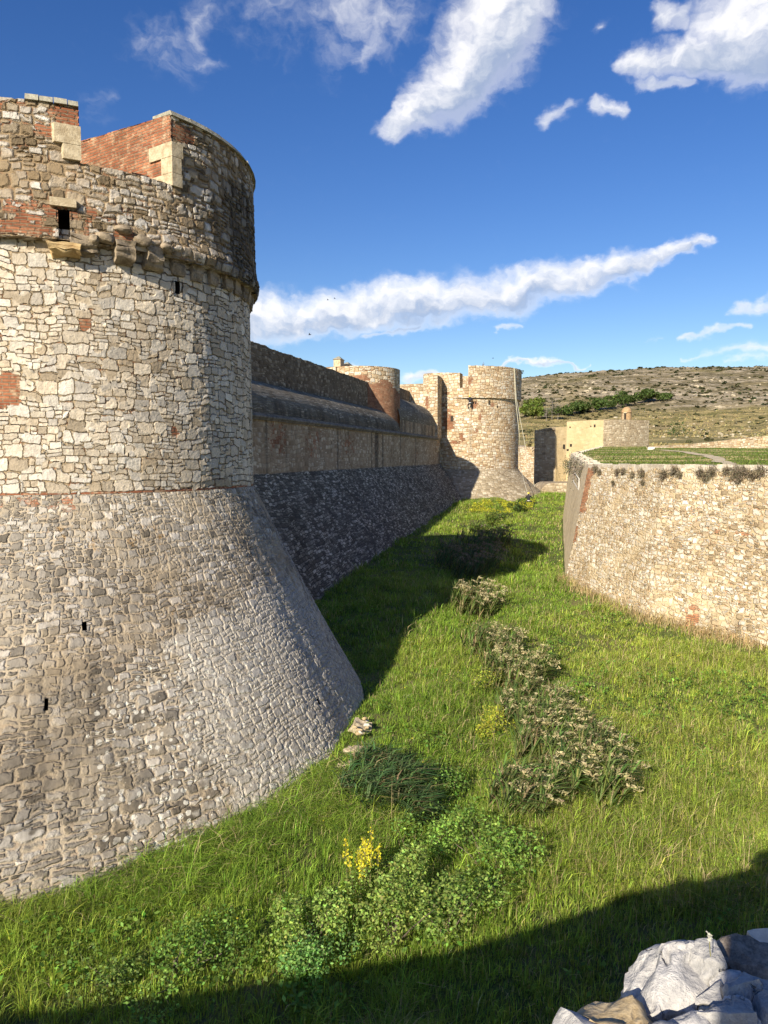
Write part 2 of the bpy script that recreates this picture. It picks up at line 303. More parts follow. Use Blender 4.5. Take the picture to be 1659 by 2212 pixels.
def rockmat(name, c1, c2, crack):
    m, t = newmat(name); co = t.n('ShaderNodeTexCoord').outputs['Object']; nv = t.noise(co, 6, 4, .6)
    w = t.vm('ADD', co, t.vm('SCALE', t.vm('SUBTRACT', nv.outputs['Color'], (.5, .5, .5)), sc=.12))
    vo = t.n('ShaderNodeTexVoronoi', {'Vector': t.vm('MULTIPLY', w, (1.0, .45, .8)), 'Scale': 9.0}, feature='DISTANCE_TO_EDGE').outputs[0]
    f1 = t.noise(co, 14, 6, .68).outputs[0]; f2 = t.noise(co, 70, 5, .7).outputs[0]; f0 = t.noise(t.vm('ADD', co, (3, 1, 7)), 5, 3, .5).outputs[0]
    cr = t.m('MULTIPLY', t.m('SUBTRACT', 1.0, t.ss(vo, .004, .03)), t.ss(f0, .45, .6))
    k = t.m('ADD', t.m('MULTIPLY', f1, .6), t.m('MULTIPLY', f2, .4)); col = t.mix(t.ss(k, .36, .64), c1, c2); col = t.mix(t.m('MULTIPLY', t.ss(f0, .52, .64), .5), col, (.46, .38, .26)); col = t.mix(t.m('MULTIPLY', cr, .85), col, crack)
    h = t.m('SUBTRACT', t.m('ADD', f1, t.m('MULTIPLY', f2, .35)), t.m('MULTIPLY', cr, 1.4)); return finish(m, t, col, .85, h, 1.0, None, .018, .25)
M['limegrey'] = rockmat('grey_limestone', (.36, .355, .35), (.60, .585, .56), (.08, .075, .07))
M['limetan'] = simple('tan_limestone', (.34, .25, .13), (.56, .45, .28), 14, .9, .8, .01)
M['limebrown'] = simple('brown_sandstone', (.13, .105, .08), (.33, .28, .22), 30, .9, .9, .008)
M['limeshade'] = rockmat('shaded_limestone', (.28, .278, .275), (.47, .46, .44), (.06, .06, .06))  # darker grey with the shade on these parapet stones put in
M['limewhite'] = simple('white_limestone', (.45, .42, .36), (.68, .64, .56), 9, .7, .7, .01)
M['mortar'] = simple('lime_mortar', (.3, .27, .22), (.45, .40, .33), 12, .8)
M['ropem'] = simple('rope_fibre', (.6, .58, .45), (.7, .68, .55), 30, .2)
M['metal'] = simple('painted_metal', (.55, .55, .52), (.68, .67, .62), 20, .1, .5)
M['bird'] = simple('dark_feather', (.03, .03, .035), (.05, .05, .055), 20, .1)
M['cloth'] = simple('dark_workwear', (.02, .02, .025), (.04, .04, .05), 20, .3)
M['helmet'] = simple('yellow_plastic', (.75, .6, .06), (.8, .65, .1), 10, .05, .4)
M['skin'] = simple('skin', (.45, .28, .2), (.5, .32, .24), 10, .05, .6)
M['harness'] = simple('pale_webbing', (.5, .5, .5), (.65, .65, .65), 10, .05, .6)

# ------------------------------------------------------------------ layout constants
D = np.array([math.sin(R(14.5)), math.cos(R(14.5)), 0]); NR = np.array([D[1], -D[0], 0])     # curtain direction and its outward normal
TC = np.array([-10.6, 25.1]); TR = 6.1                                                     # near tower
FC = np.array([11.4, 100.7]); FR = 6.6                                                     # far tower
def cur(s, t, z): 
    s, t, z = np.broadcast_arrays(np.asarray(s, float), np.asarray(t, float), np.asarray(z, float))
    return s[..., None] * NR + t[..., None] * D + z[..., None] * np.array([0, 0, 1.])
SC_BASE = [(34.4, 121.0), (16.8, 70.0), (10.4, 42.6), (11.1, 38.8), (12.2, 34.4), (13.9, 31.9), (15.3, 29.7), (19.5, 24.0), (27, 15.5), (38, 5)]
SC_TOP = [(35.6, 121.5), (18.0, 72.0), (12.2, 44.5), (12.75, 40.6), (13.6, 36.2), (15.0, 33.6), (16.4, 31.4), (20.7, 25.4), (28, 16.8), (39, 6.2)]
def ter_z(x, y): 
    y = np.asarray(y, float); return 8.0 + .029 * np.clip(y - 47, 0, 90) - .1 * sstep(30, 47, y)
SC_Z = [float(ter_z(x, y)) + .05 for x, y in SC_TOP]
def side_of_scarp(x, y):      # metres inside the moat from the right wall's foot (positive = in moat)
    x = np.asarray(x, float); y = np.asarray(y, float)
    pts = sorted(SC_BASE, key=lambda p: p[1]); ys = [p[1] for p in pts]; xs = [p[0] for p in pts]
    return np.interp(y, ys, xs) - x
def base_R(th):               # foot radius of near talus, th in degrees
    return np.interp(th, [-180, -90, -74, -60, -45, -34, -19, 3, 30, 90, 180], [12, 12.9, 12.35, 11.6, 11.15, 10.7, 10.2, 10.05, 10, 10, 11.5])
def tower_out(x, y):
    dx = np.asarray(x) - TC[0]; dy = np.asarray(y) - TC[1]; return np.hypot(dx, dy) - base_R(np.degrees(np.arctan2(dy, dx)))
def ground_z(x, y):
    x = np.asarray(x, float); y = np.asarray(y, float)
    z = .0465 * np.clip(y - 20, 0, 76)
    z = z + .5 * (fbm(x * .22, y * .22, 3) - .5) * sstep(5, 14, y) + .12 * (vnoise(x * 1.1, y * 1.1, 9) - .5)
    z = z + .35 * np.exp(-np.clip(side_of_scarp(x, y), 0, 99) / .8)
    z = z + .12 * np.exp(-np.clip(tower_out(x, y), 0, 99) / .8)
    # shallow drain down the middle of the moat
    xd = np.interp(y, [10, 14, 20, 27, 36, 47, 62, 90], [-.6, .1, 2.6, 4.6, 4.6, 5.2, 8.6, 15.5])
    return z - .35 * np.exp(-((x - xd) / 1.1) ** 2)

# ------------------------------------------------------------------ towers
def tower_fn(C, rf):
    def f(U, V):            # U in radians, V height
        r = rf(U, V); return np.stack([C[0] + r * np.cos(U), C[1] + r * np.sin(U), np.broadcast_to(V, r.shape)], -1)
    return f
def angles(lo, hi, step):   # dense between lo and hi, coarse elsewhere (radians)
    a = np.arange(R(lo), R(hi), step); b = np.arange(R(hi), R(lo + 360), R(5)); return np.concatenate([a, b, [R(lo + 360)]])
def tower_grid(mb, C, th, zs, rfun, r0, attrs=None, holes=(), mat=0, vlen=1.0, voff=0):
    U, V = np.meshgrid(th, zs); P = tower_fn(C, rfun)(U, V)
    UV = np.stack([U * r0, V * vlen + voff], -1)
    drop = None
    if holes:
        uc = (U[:-1, :-1] + U[1:, 1:]) / 2; vc = (V[:-1, :-1] + V[1:, 1:]) / 2; drop = np.zeros(uc.shape, bool)
        for a0, a1, z0, z1 in holes: drop |= (uc > a0) & (uc < a1) & (vc > z0) & (vc < z1)
    mb.grid(P, UV, {k: f(np.degrees(U), V) for k, f in (attrs or {}).items()}, mat, drop)
def recess(C, r, a0, a1, z0, z1, depth, mat, parent, name='loophole', slope=0.0):
    mb = MB(); m = .06; a0 -= m / r; a1 += m / r; z0 -= m; z1 += m
    am = (a0 + a1) / 2; nrm = np.array([math.cos(am), math.sin(am), 0])
    f = lambda a, z, d: np.array([C[0] + r * math.cos(a), C[1] + r * math.sin(a), z]) - nrm * d
    o = [f(a0, z0, slope * 0), f(a1, z0, 0), f(a1, z1, 0), f(a0, z1, 0)]; i = [f(a0, z0, depth), f(a1, z0, depth), f(a1, z1, depth), f(a0, z1, depth)]
    for k in range(4):
        j = (k + 1) % 4; mb.poly([o[j], o[k], i[k], i[j]][::-1])
    mb.poly(i)
    return mb.build(name, mat, parent)
def ell(th, z, t0, z0, rt, rz):   # soft elliptical patch
    return np.clip(1.25 - np.sqrt(((th - t0) / rt) ** 2 + ((z - z0) / rz) ** 2), 0, 1)
def rect(th, z, a, b, c, d, s=1.5, sz=.16):
    return sstep(a - s, a + s, th) * (1 - sstep(b - s, b + s, th)) * sstep(c - sz, c + sz, z) * (1 - sstep(d - sz, d + sz, z))

# ---- near tower
tw = thing('round_tower', (TC[0], TC[1], 0), 'nearest huge round stone tower with flared base, filling the left of the picture', 'tower')
th = angles(-104, 42, .033 / TR)
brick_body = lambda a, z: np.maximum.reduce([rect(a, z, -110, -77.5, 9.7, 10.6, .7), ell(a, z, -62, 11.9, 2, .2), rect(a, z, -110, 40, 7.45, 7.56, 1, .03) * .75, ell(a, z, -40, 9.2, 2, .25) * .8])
mb = MB(); H1 = [(R(-38.7), R(-36.9), 13.05, 13.4)]
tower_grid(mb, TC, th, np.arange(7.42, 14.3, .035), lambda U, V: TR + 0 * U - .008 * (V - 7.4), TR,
           {'brick': brick_body, 'dark': lambda a, z: .42 * sstep(12.6, 14.2, z) * sstep(-60, -35, a) + .30 * sstep(-42, -15, a) * sstep(8, 13, z)}, H1)  # dark mask also paints the shade of the right side
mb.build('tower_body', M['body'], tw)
recess(TC, TR - .02, *H1[0], .7, M['dark'], tw, 'putlog_hole')
# talus
mb = MB(); HT = [(R(-66.0), R(-65.2), 4.38, 4.56), (R(-71), R(-70.4), 2.95, 3.15), (R(-24.5), R(-23.7), 1.3, 1.45)]
def tal_r(U, V): 
    k = np.clip((7.5 - V) / 7.5, -.05, 1.2); a = (np.degrees(U) + 180) % 360 - 180
    return (TR + .03) + (base_R(a) - TR - .03) * k - .12 * np.sin(np.clip(k, 0, 1) * math.pi)
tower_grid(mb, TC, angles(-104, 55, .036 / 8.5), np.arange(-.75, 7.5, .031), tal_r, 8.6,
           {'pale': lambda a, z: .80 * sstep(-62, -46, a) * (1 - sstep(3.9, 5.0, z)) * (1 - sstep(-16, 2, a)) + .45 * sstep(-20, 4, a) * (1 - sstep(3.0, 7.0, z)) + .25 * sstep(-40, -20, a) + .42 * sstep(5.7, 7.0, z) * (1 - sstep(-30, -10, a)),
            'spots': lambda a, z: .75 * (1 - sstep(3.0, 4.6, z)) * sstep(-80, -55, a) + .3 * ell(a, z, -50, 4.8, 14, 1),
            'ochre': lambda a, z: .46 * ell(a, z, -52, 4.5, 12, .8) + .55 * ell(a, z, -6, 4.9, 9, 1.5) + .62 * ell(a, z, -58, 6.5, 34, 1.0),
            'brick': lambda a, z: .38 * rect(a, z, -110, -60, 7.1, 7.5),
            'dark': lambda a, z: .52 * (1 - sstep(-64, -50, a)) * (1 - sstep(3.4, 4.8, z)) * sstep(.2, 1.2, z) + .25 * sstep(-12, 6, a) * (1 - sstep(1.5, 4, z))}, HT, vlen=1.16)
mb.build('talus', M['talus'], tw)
for h in HT: recess(TC, float(tal_r(np.array((h[0] + h[1]) / 2), np.array(h[3] + .09))) - .05, *h, .6, M['dark'], tw, 'weep_hole')
# upper drum
UR = TR + .2; A_L, A_R = -62.6, -40.3
mb = MB(); HW = [(R(-67.6), R(-65.4), 13.98, 14.72)]
def up_r(U, V): return UR + .10 * np.exp(-((V - 14.25) / .22) ** 2) * sstep(-56, -46, np.degrees(U)) - .02 * (V - 14)
up_attr = {'brick': lambda a, z: np.maximum.reduce([.58 * rect(a, z, -110, -60, 13.95, 14.75), .40 * rect(a, z, -110, -50, 14.6, 14.9), ell(a, z, -53, 14.25, 4, .35), rect(a, z, -67.5, -61, 16.72, 17.3, 1.6), rect(a, z, -72.5, -61, 16.46, 16.76, 1.6) * .8, rect(a, z, -90, -62, 16.95, 17.2, 2) * .5, rect(a, z, -41.5, -33, 17.2, 17.6, 1.8)]),
           'dark': lambda a, z: .40 * sstep(-52, -36, a) * (1 - sstep(16.3, 17.9, z)) + .52 * sstep(-34, -12, a) * (1 - .6 * sstep(16.5, 18, z)) + .3 * sstep(-66, -45, a) * ell(a, z, -50, 15.1, 14, .8)}  # dark mask paints the shaded right side along with crust
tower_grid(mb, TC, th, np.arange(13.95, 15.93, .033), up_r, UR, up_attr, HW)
# floor of the fighting platform and the underside of the overhang
ring = lambda r, z, a: np.array([TC[0] + r * math.cos(a), TC[1] + r * math.sin(a), z])
aa = np.linspace(-math.pi, math.pi, 97)
for a, b in zip(aa[:-1], aa[1:]):
    mb.poly([ring(0, 15.91, a), ring(UR - .05, 15.91, a), ring(UR - .05, 15.91, b)])
    mb.poly([ring(TR - .4, 13.96, b), ring(UR + .02, 13.96, b), ring(UR + .02, 13.96, a), ring(TR - .4, 13.96, a)][::-1])
mb.build('machicolated_drum', M['upper'], tw)
recess(TC, UR, *HW[0], 1.1, M['dark'], tw)
# merlons: outer face follows the drum, inner face at INR
def merlon(a0, a1, ztop, cheek_in0, cheek_in1, name, zdrop=0.0):
    ths = np.arange(R(a0), R(min(a1, 42)), .033 / UR)
    if a1 > 42: ths = np.concatenate([ths, np.arange(R(42), R(a1), R(3))])
    ths = np.concatenate([ths[:-1] if len(ths) and R(a1) - ths[-1] < .002 else ths, [R(a1)]])
    mb = MB(); zt = lambda a: ztop - zdrop * np.clip((a - ths[0]) / (ths[-1] - ths[0]), 0, 1) * 1.0
    zs = np.linspace(0, 1, int((ztop - 15.91) / .033)); U, W = np.meshgrid(ths, zs); V = 15.89 + (zt(U) - 15.89) * W
    P = tower_fn(TC, up_r)(U, V); mb.grid(P, np.stack([U * UR, V], -1), {k: f(np.degrees(U), V) for k, f in up_attr.items()})
    inn = lambda a: TC + 2.0 * np.array([math.cos(a), math.sin(a)])
    sub = ths[::10] if ths[-1] in ths[::10] else np.concatenate([ths[::10], ths[-1:]])
    ip = [inn(a) for a in sub]; ip[0] = np.array(cheek_in0) if cheek_in0 is not None else ip[0]; ip[-1] = np.array(cheek_in1) if cheek_in1 is not None else ip[-1]
    top_o = [ring(UR - .06, zt(a), a) for a in sub]; top_i = [np.array([p[0], p[1], zt(a) + .25]) for p, a in zip(ip, sub)]
    for i in range(len(sub) - 1):
        mb.poly([top_o[i], top_o[i + 1], top_i[i + 1], top_i[i]])
        mb.poly([top_i[i], top_i[i + 1], [*ip[i + 1], 15.91], [*ip[i], 15.91]])
    return mb.build(name, M['upper'], tw), sub, zt, ip, top_o, top_i
PR_in = (-9.9, 23.75); PL_in = (-11.0, 22.6)
mR, subR, ztR, ipR, toR, tiR = merlon(A_R, 215, 17.78, PR_in, None, 'merlon')
mL, subL, ztL, ipL, toL, tiL = merlon(-140, A_L, 17.18, None, PL_in, 'merlon', -.12)
# brick cheeks of the embrasure
def cheek(o_a, o_r, inner, z0, z1o, z1i, brickf, flip, name):
    p0 = np.array([TC[0] + o_r * math.cos(o_a), TC[1] + o_r * math.sin(o_a)]); p1 = np.array(inner)
    L = np.linalg.norm(p1 - p0); us = np.linspace(0, L, int(L / .04)); vs = np.linspace(0, 1, 60)
    U, W = np.meshgrid(us, vs); Z = z0 + W * ((z1o + (z1i - z1o) * U / L) - z0)
    P = np.stack([p0[0] + (p1[0] - p0[0]) * U / L, p0[1] + (p1[1] - p0[1]) * U / L, Z], -1)
    if flip: P = P[:, ::-1]; U = U[:, ::-1]; Z = Z[:, ::-1]
    mb = MB(); mb.grid(P, np.stack([U, Z], -1), {'brick': brickf(U, Z)}); return mb.build(name, M['body'], tw)
cheek(R(A_R), UR - .05, PR_in, 15.86, 17.78, 18.03, lambda u, z: np.clip(1.0 * sstep(16.1, 16.36, z - .08 * u + .25) , 0, 1), True, 'embrasure_cheek')
cheek(R(A_L), UR - .05, PL_in, 15.86, 17.30, 17.55, lambda u, z: np.clip(.9 + 0 * z, 0, 1), False, 'embrasure_cheek')
# copings
def coping(sub, zt, to, ti, a_from, a_to, name, depth=.9):
    mb = MB(); k = [i for i, a in enumerate(sub) if R(a_from) - 1e-6 <= a <= R(a_to) + 1e-6]
    k = k[::2] if len(k) > 6 else k
    for n_, (i, j) in enumerate(zip(k[:-1], k[1:])):
        a, b = sub[i], sub[j]; dz = .02 * random.uniform(-1, 1); h = .20 + .05 * random.random()
        g = .012 / UR
        def p(a, r, z): return ring(r, z, a)
        z0, z1 = zt(a) - .012, zt(b) - .012
        lo = [p(a + g, UR + .02, z0), p(b - g, UR + .02, z1), p(b - g, UR - depth, z1 + .05), p(a + g, UR - depth, z0 + .05)]
        hi = [p(a + g, UR - .06, z0 + h * .7 + dz), p(b - g, UR - .06, z1 + h * .7 + dz), p(b - g, UR - depth, z1 + h + dz), p(a + g, UR - depth, z0 + h + dz)]
        mb.prism(lo, hi)
    return mb.build(name, M['coping'], tw)
coping(subR, ztR, toR, tiR, A_R, 40, 'coping'); coping(subL, ztL, toL, tiL, -75, A_L, 'coping')
# quoin blocks at the embrasure edge
def quoin(ang, z, w, h, dpt, cheek_dir):
    p = ring(UR + .02, z, R(ang)); t = np.array([-math.sin(R(ang)), math.cos(R(ang)), 0]); cdir = np.array([cheek_dir[0], cheek_dir[1], 0.]); cdir /= np.linalg.norm(cdir)
    n = np.array([math.cos(R(ang)), math.sin(R(ang)), 0])
    s = 1 if w > 0 else -1
    o = p + n * .02 - t * s * .025
    q = [o, o + t * w, o + t * w + cdir * dpt - t * 0, o + cdir * dpt]
    if s < 0: q = [q[1], q[0], q[3], q[2]]
    mb = MB(); mb.prism([x for x in q], [x + np.array([0, 0, h]) for x in q])
    o_ = mb.build('quoin_stone', M['ashlar'], tw)
    bv = o_.modifiers.new('b', 'BEVEL'); bv.width = .025; bv.segments = 2
cdR = np.array(PR_in) - ring(UR, 0, R(A_R))[:2]; cdL = np.array(PL_in) - ring(UR, 0, R(A_L))[:2]
z = 15.89
for w, h, dp in ((.32, .34, .85), (.30, .42, .45), (.36, .38, .95)):
    quoin(A_R, z, w, h, dp, cdR); z += h + .012
z = 15.96
for w, h, dp in ((.42, .36, .5), (.62, .46, .8)):
    quoin(A_L, z, -w, h, dp, cdL); z += h + .012
# corbels
def corbel(ang, z, w, dpt, h, broken=0.0, mat='corbel'):
    n = np.array([math.cos(R(ang)), math.sin(R(ang)), 0]); t = np.array([-n[1], n[0], 0]); base = np.array([TC[0], TC[1], 0]) + n * (TR - .25)
    prof = [(0, 0), (.28, .0)] + [(.28 + (dpt - .28) * math.sin(a_), h * .62 * (1 - math.cos(a_))) for a_ in np.linspace(.15, 1.57, 7)] + [(dpt * .97, h * .72), (dpt * .99, h * .74), (dpt * .99, h), (0, h)]
    prof = [(x, y) for x, y in prof]
    bm = bmesh.new(); vs = []
    for sgn in (-1, 1):
        vs.append([bm.verts.new(base + n * (x - broken * random.random() * .12) + t * sgn * w / 2 + np.array([0, 0, z + y])) for x, y in prof])
    k = len(prof)
    for i in range(k): bm.faces.new([vs[0][i], vs[0][(i + 1) % k], vs[1][(i + 1) % k], vs[1][i]])
    bm.faces.new(vs[0][::-1]); bm.faces.new(vs[1]); bmesh.ops.recalc_face_normals(bm, faces=bm.faces)
    bmesh.ops.triangulate(bm, faces=bm.faces); bmesh.ops.subdivide_edges(bm, edges=bm.edges, cuts=3, use_grid_fill=True)
    for v in bm.verts:
        q = mnoise.noise_vector(v.co * 3.1 + Vector((ang, 0, 0))) * .035 + mnoise.noise_vector(v.co * 9) * .012; v.co += q * (1 + broken * 2)
    me = bpy.data.meshes.new('corbel'); bm.to_mesh(me); bm.free(); me.materials.append(M[mat]); me.polygons.foreach_set('use_smooth', [True] * len(me.polygons)); me.set_sharp_from_angle(angle=R(45))
    o = bpy.data.objects.new('corbel', me); COL.objects.link(o); o.parent = tw; o.matrix_parent_inverse = Matrix.Translation(tw.location).inverted(); return o
corbel(-62.3, 13.66, .6, .56, .5, 1.0); corbel(-53.2, 13.55, .5, .66, .58, .6); corbel(-45.6, 13.53, .5, .6, .58, .7)
a = -38.0
while a < 40: corbel(a + random.uniform(-.6, .6), 13.5 + random.uniform(.0, .08), .42, .35, .46, .35); a += 6.6
o = corbel(-66.6, 13.56, .74, .68, .32, .8, 'rustst'); o.name = 'sill_stone'
RIM = ((-57.5, 14.1, .55, .34), (-49.5, 14.2, .7, .34), (-53.5, 14.4, .5, .26), (-42.5, 14.15, .5, .3), (-60.2, 14.0, .3, .3))
mb = MB(); p = ring(UR - .05, 14.86, R(-66.6)); mb.box(p, (.3, .62, .2), R(-66.6)); mb.build('lintel', M['ashlar'], tw)

# ------------------------------------------------------------------ curtain wall
cw = thing('curtain_wall', tuple(cur(-18, 60, 0)), 'long shaded fortress wall between the two round towers, with blackened sloping base', 'wall')
def strip(prof, t0, t1, dt, ds, mat, name, attrs=None, parent=cw, vfun=None):
    mb = MB(); ts = np.arange(t0, t1 + dt * .5, dt)
    for (s0, z0), (s1, z1) in zip(prof[:-1], prof[1:]):
        L = math.hypot(s1 - s0, z1 - z0); k = np.linspace(0, 1, max(2, int(L / ds) + 1)); T, K = np.meshgrid(ts, k)
        P = cur(s0 + (s1 - s0) * K, T, z0 + (z1 - z0) * K); off = z0 if vfun is None else vfun
        mb.grid(P, np.stack([T, off + L * K], -1), {n: f(T, z0 + (z1 - z0) * K) for n, f in (attrs or {}).items()})
    return mb.build(name, mat, parent)
T0, T1 = 14.0, 98.0
ts = np.arange(T0, T1 + .1, .25); K = np.linspace(0, 1, 30); T, KK = np.meshgrid(ts, K)
toe = cur(-13.3, ts, 0); zt0 = ground_z(toe[:, 0], toe[:, 1]) - .35
Sv = -13.1 + (-17.0 + 13.1) * KK; Zv = zt0[None, :] + (7.5 - zt0[None, :]) * KK
Sv = Sv + .10 * (fbm(T * .4, KK * 3, 5) - .5)
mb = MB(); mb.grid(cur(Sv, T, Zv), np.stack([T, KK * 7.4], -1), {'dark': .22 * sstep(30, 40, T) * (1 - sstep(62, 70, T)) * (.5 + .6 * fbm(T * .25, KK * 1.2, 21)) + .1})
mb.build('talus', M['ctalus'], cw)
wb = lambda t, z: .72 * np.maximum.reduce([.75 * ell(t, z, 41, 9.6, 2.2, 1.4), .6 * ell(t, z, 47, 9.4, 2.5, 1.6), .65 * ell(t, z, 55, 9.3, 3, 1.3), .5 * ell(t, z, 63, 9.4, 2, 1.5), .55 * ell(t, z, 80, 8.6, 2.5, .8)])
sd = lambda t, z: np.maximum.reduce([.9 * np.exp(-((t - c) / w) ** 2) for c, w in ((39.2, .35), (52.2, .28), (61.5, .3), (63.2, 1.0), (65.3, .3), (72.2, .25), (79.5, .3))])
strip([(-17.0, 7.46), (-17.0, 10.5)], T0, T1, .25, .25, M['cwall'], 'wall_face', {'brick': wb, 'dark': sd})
co = [(-17.0, 10.5), (-16.86, 10.5), (-16.84, 10.56), (-16.80, 10.58), (-16.74, 10.64), (-16.74, 10.72), (-16.80, 10.78), (-16.86, 10.80), (-16.86, 10.86), (-17.05, 10.9)]
strip(co, T0, 92.6, .5, .05, M['cornice'], 'cornice')
vp = [(-17.02 - 2.45 * (1 - math.cos(a)), 10.88 + 2.2 * math.sin(a)) for a in np.linspace(0, math.pi / 2, 14)]
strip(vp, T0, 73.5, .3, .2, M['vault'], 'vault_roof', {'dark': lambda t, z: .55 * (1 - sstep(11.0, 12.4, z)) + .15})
# parapet over the vault
pp = [(-19.45, 12.95), (-19.45, 15.5), (-20.6, 15.75), (-20.6, 9)]
mb = MB(); ts = np.arange(T0, 71.1, .2)
zt_ = lambda t: 15.5 + .10 * (vnoise(t * 1.7, t * 0, 4) - .5) + .06 * (vnoise(t * 5, t * 0, 5) - .5)
k = np.linspace(0, 1, 14); T, KK = np.meshgrid(ts, k); Z = 12.9 + (zt_(T) - 12.9) * KK
mb.grid(cur(-19.45, T, Z), np.stack([T, Z], -1), {'dark': .25 + 0 * T})
mb.grid(cur(np.array([[-19.45], [-20.6]]), np.stack([ts, ts]), np.stack([zt_(ts), zt_(ts) + .2])), np.stack([np.stack([ts, ts]), np.array([[0.], [1.15]]) + 0 * np.stack([ts, ts])], -1))
mb.grid(cur(-20.6, np.stack([ts, ts])[:, ::-1], np.stack([ts * 0 + 9, zt_(ts) + .2])[:, ::-1]), np.stack([np.stack([ts, ts]), np.array([[0.], [6]]) + 0 * np.stack([ts, ts])], -1))
tE = ts[-1]; mb.poly([cur(-19.45, tE, 12.0), cur(-20.6, tE, 12.0), cur(-20.6, tE, zt_(tE) + .2), cur(-19.45, tE, zt_(tE))][::-1])
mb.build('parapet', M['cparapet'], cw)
# second, higher vault past the turret
v2 = [(-17.0, 10.86), (-17.0, 12.1)]
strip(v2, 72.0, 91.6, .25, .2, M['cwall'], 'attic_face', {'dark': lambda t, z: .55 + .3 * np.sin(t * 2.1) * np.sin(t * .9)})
vp2 = [(-17.0 - 3.3 * (1 - math.cos(a)), 12.1 + 2.9 * math.sin(a)) for a in np.linspace(0, math.pi / 2, 14)]
strip(vp2, 72.0, 91.6, .3, .2, M['vault'], 'vault_roof', {'dark': lambda t, z: .45 * (1 - sstep(12.2, 13.6, z))})
strip([(-20.3, 14.9), (-20.3, 16.5), (-21.3, 16.7), (-21.3, 10)], 72.0, 91.6, .4, .25, M['cparapet'], 'parapet')
# tall end block beside the far tower (lit end wall)
mb = MB(); t0, t1 = 91.2, 96.8
def facegrid(p00, p10, p11, p01, mb, d=.3, mat=0, attrs=None, uo=0):
    p00, p10, p11, p01 = [np.asarray(p, float) for p in (p00, p10, p11, p01)]
    nu = max(2, int(np.linalg.norm(p10 - p00) / d)); nv = max(2, int(np.linalg.norm(p01 - p00) / d))
    a, b = np.meshgrid(np.linspace(0, 1, nu), np.linspace(0, 1, nv))
    P = (p00 * ((1 - a) * (1 - b))[..., None] + p10 * (a * (1 - b))[..., None] + p11 * (a * b)[..., None] + p01 * ((1 - a) * b)[..., None])
    L = np.linalg.norm(p10 - p00); U = uo + a * L; V = P[..., 2]
    mb.grid(P, np.stack([U, V], -1), {k: f(U, V) for k, f in (attrs or {}).items()}, mat)
def topz(s): return 17.3 if s < -18 else 18.3
facegrid(cur(-32, t0, 9), cur(-16.93, t0, 9), cur(-16.93, t0, 17.45), cur(-32, t0, 17.25), mb, attrs={'brick': lambda u, z: .8 * ell(u, z, 13.5, 13.0, 1.3, .5) + .55 * rect(u, z, 13.6, 14.8, 11, 16.5, .3)})
facegrid(cur(-16.93, t0, 9), cur(-16.93, t1, 9), cur(-16.93, t1, 17.45), cur(-16.93, t0, 17.45), mb, attrs={'brick': lambda u, z: .6 * ell(u, z, 2, 12, 2, 2)})
mb.poly([cur(-32, t0, 17.25), cur(-16.93, t0, 17.45), cur(-16.93, t1, 17.45), cur(-32, t1, 17.25)])
# raised pilaster at its outer corner
lo = [cur(-17.9, t0 - .12, 10.7), cur(-16.75, t0 - .12, 10.7), cur(-16.75, t1, 10.7), cur(-17.9, t1, 10.7)]
mb.prism(lo, [p + np.array([0, 0, 7.7]) for p in lo])
mb.build('end_block', M['far'], cw)

# ---- middle turret
tu = thing('wall_turret', (-2.4, 75.5, 10), 'red brick half round turret rising behind the middle of the long wall', 'turret')
UC = np.array([-2.4, 75.5]); mb = MB()
th2 = np.linspace(-math.pi, math.pi, 160)
tower_grid(mb, UC, th2, np.linspace(9.5, 17.04, 40), lambda U, V: 4.0 + 0 * U, 4.0, {'brick': lambda a, z: np.clip(1.0 * (1 - sstep(14.9 + .5 * np.sin(a * .09), 15.7 + .5 * np.sin(a * .09), z)) * sstep(-105, -88, a) + .8 * ell(a, z, -85, 15.8, 18, 1.1), 0, 1), 'dark': lambda a, z: .35 * sstep(-22, 5, a) * (1 - sstep(14, 16, z))})
mb.add(*(lambda n: (np.array([[UC[0], UC[1], 17.04]] + [[UC[0] + 4 * math.cos(a), UC[1] + 4 * math.sin(a), 17.04] for a in np.linspace(0, 2 * math.pi, n)]), None, [(0, i, i + 1) for i in range(1, n)]))(48), smooth=False)
mb.build('turret_drum', M['far'], tu)
mb = MB(); lo = [np.array([-9.5, 73.8, 9.5]), np.array([-4.6, 71.9, 9.5]), np.array([-3.6, 73.6, 9.5]), np.array([-9.0, 76.4, 9.5])]
mb.prism(lo, [p + np.array([0, 0, 7.5]) for p in lo]); mb.build('turret_wing', M['far'], tu)
sb = thing('chimney_block', (-4.4, 76.5, 17), 'small brick block with pyramid cap on top of the wall turret', 'chimney')
mb = MB(); mb.box((-4.55, 76.0, 17.5), (.72, 1.2, 1.3), R(-15), mat=0); mb.build('shaft', M['ashlar'], sb)
mb = MB(); mb.box((-3.75, 78.0, 17.35), (.6, 1.6, 1.0), R(-15)); mb.build('rear_shaft', M['brownst'], sb)
mb = MB(); mb.box((-4.55, 76.0, 18.32), (.9, 1.4, .34), R(-15), taper=.15); mb.build('cap', M['coping'], sb)
mb = MB(); mb.box((-3.75, 78.0, 18.0), (.75, 1.75, .3), R(-15), taper=.2); mb.build('cap', M['coping'], sb)

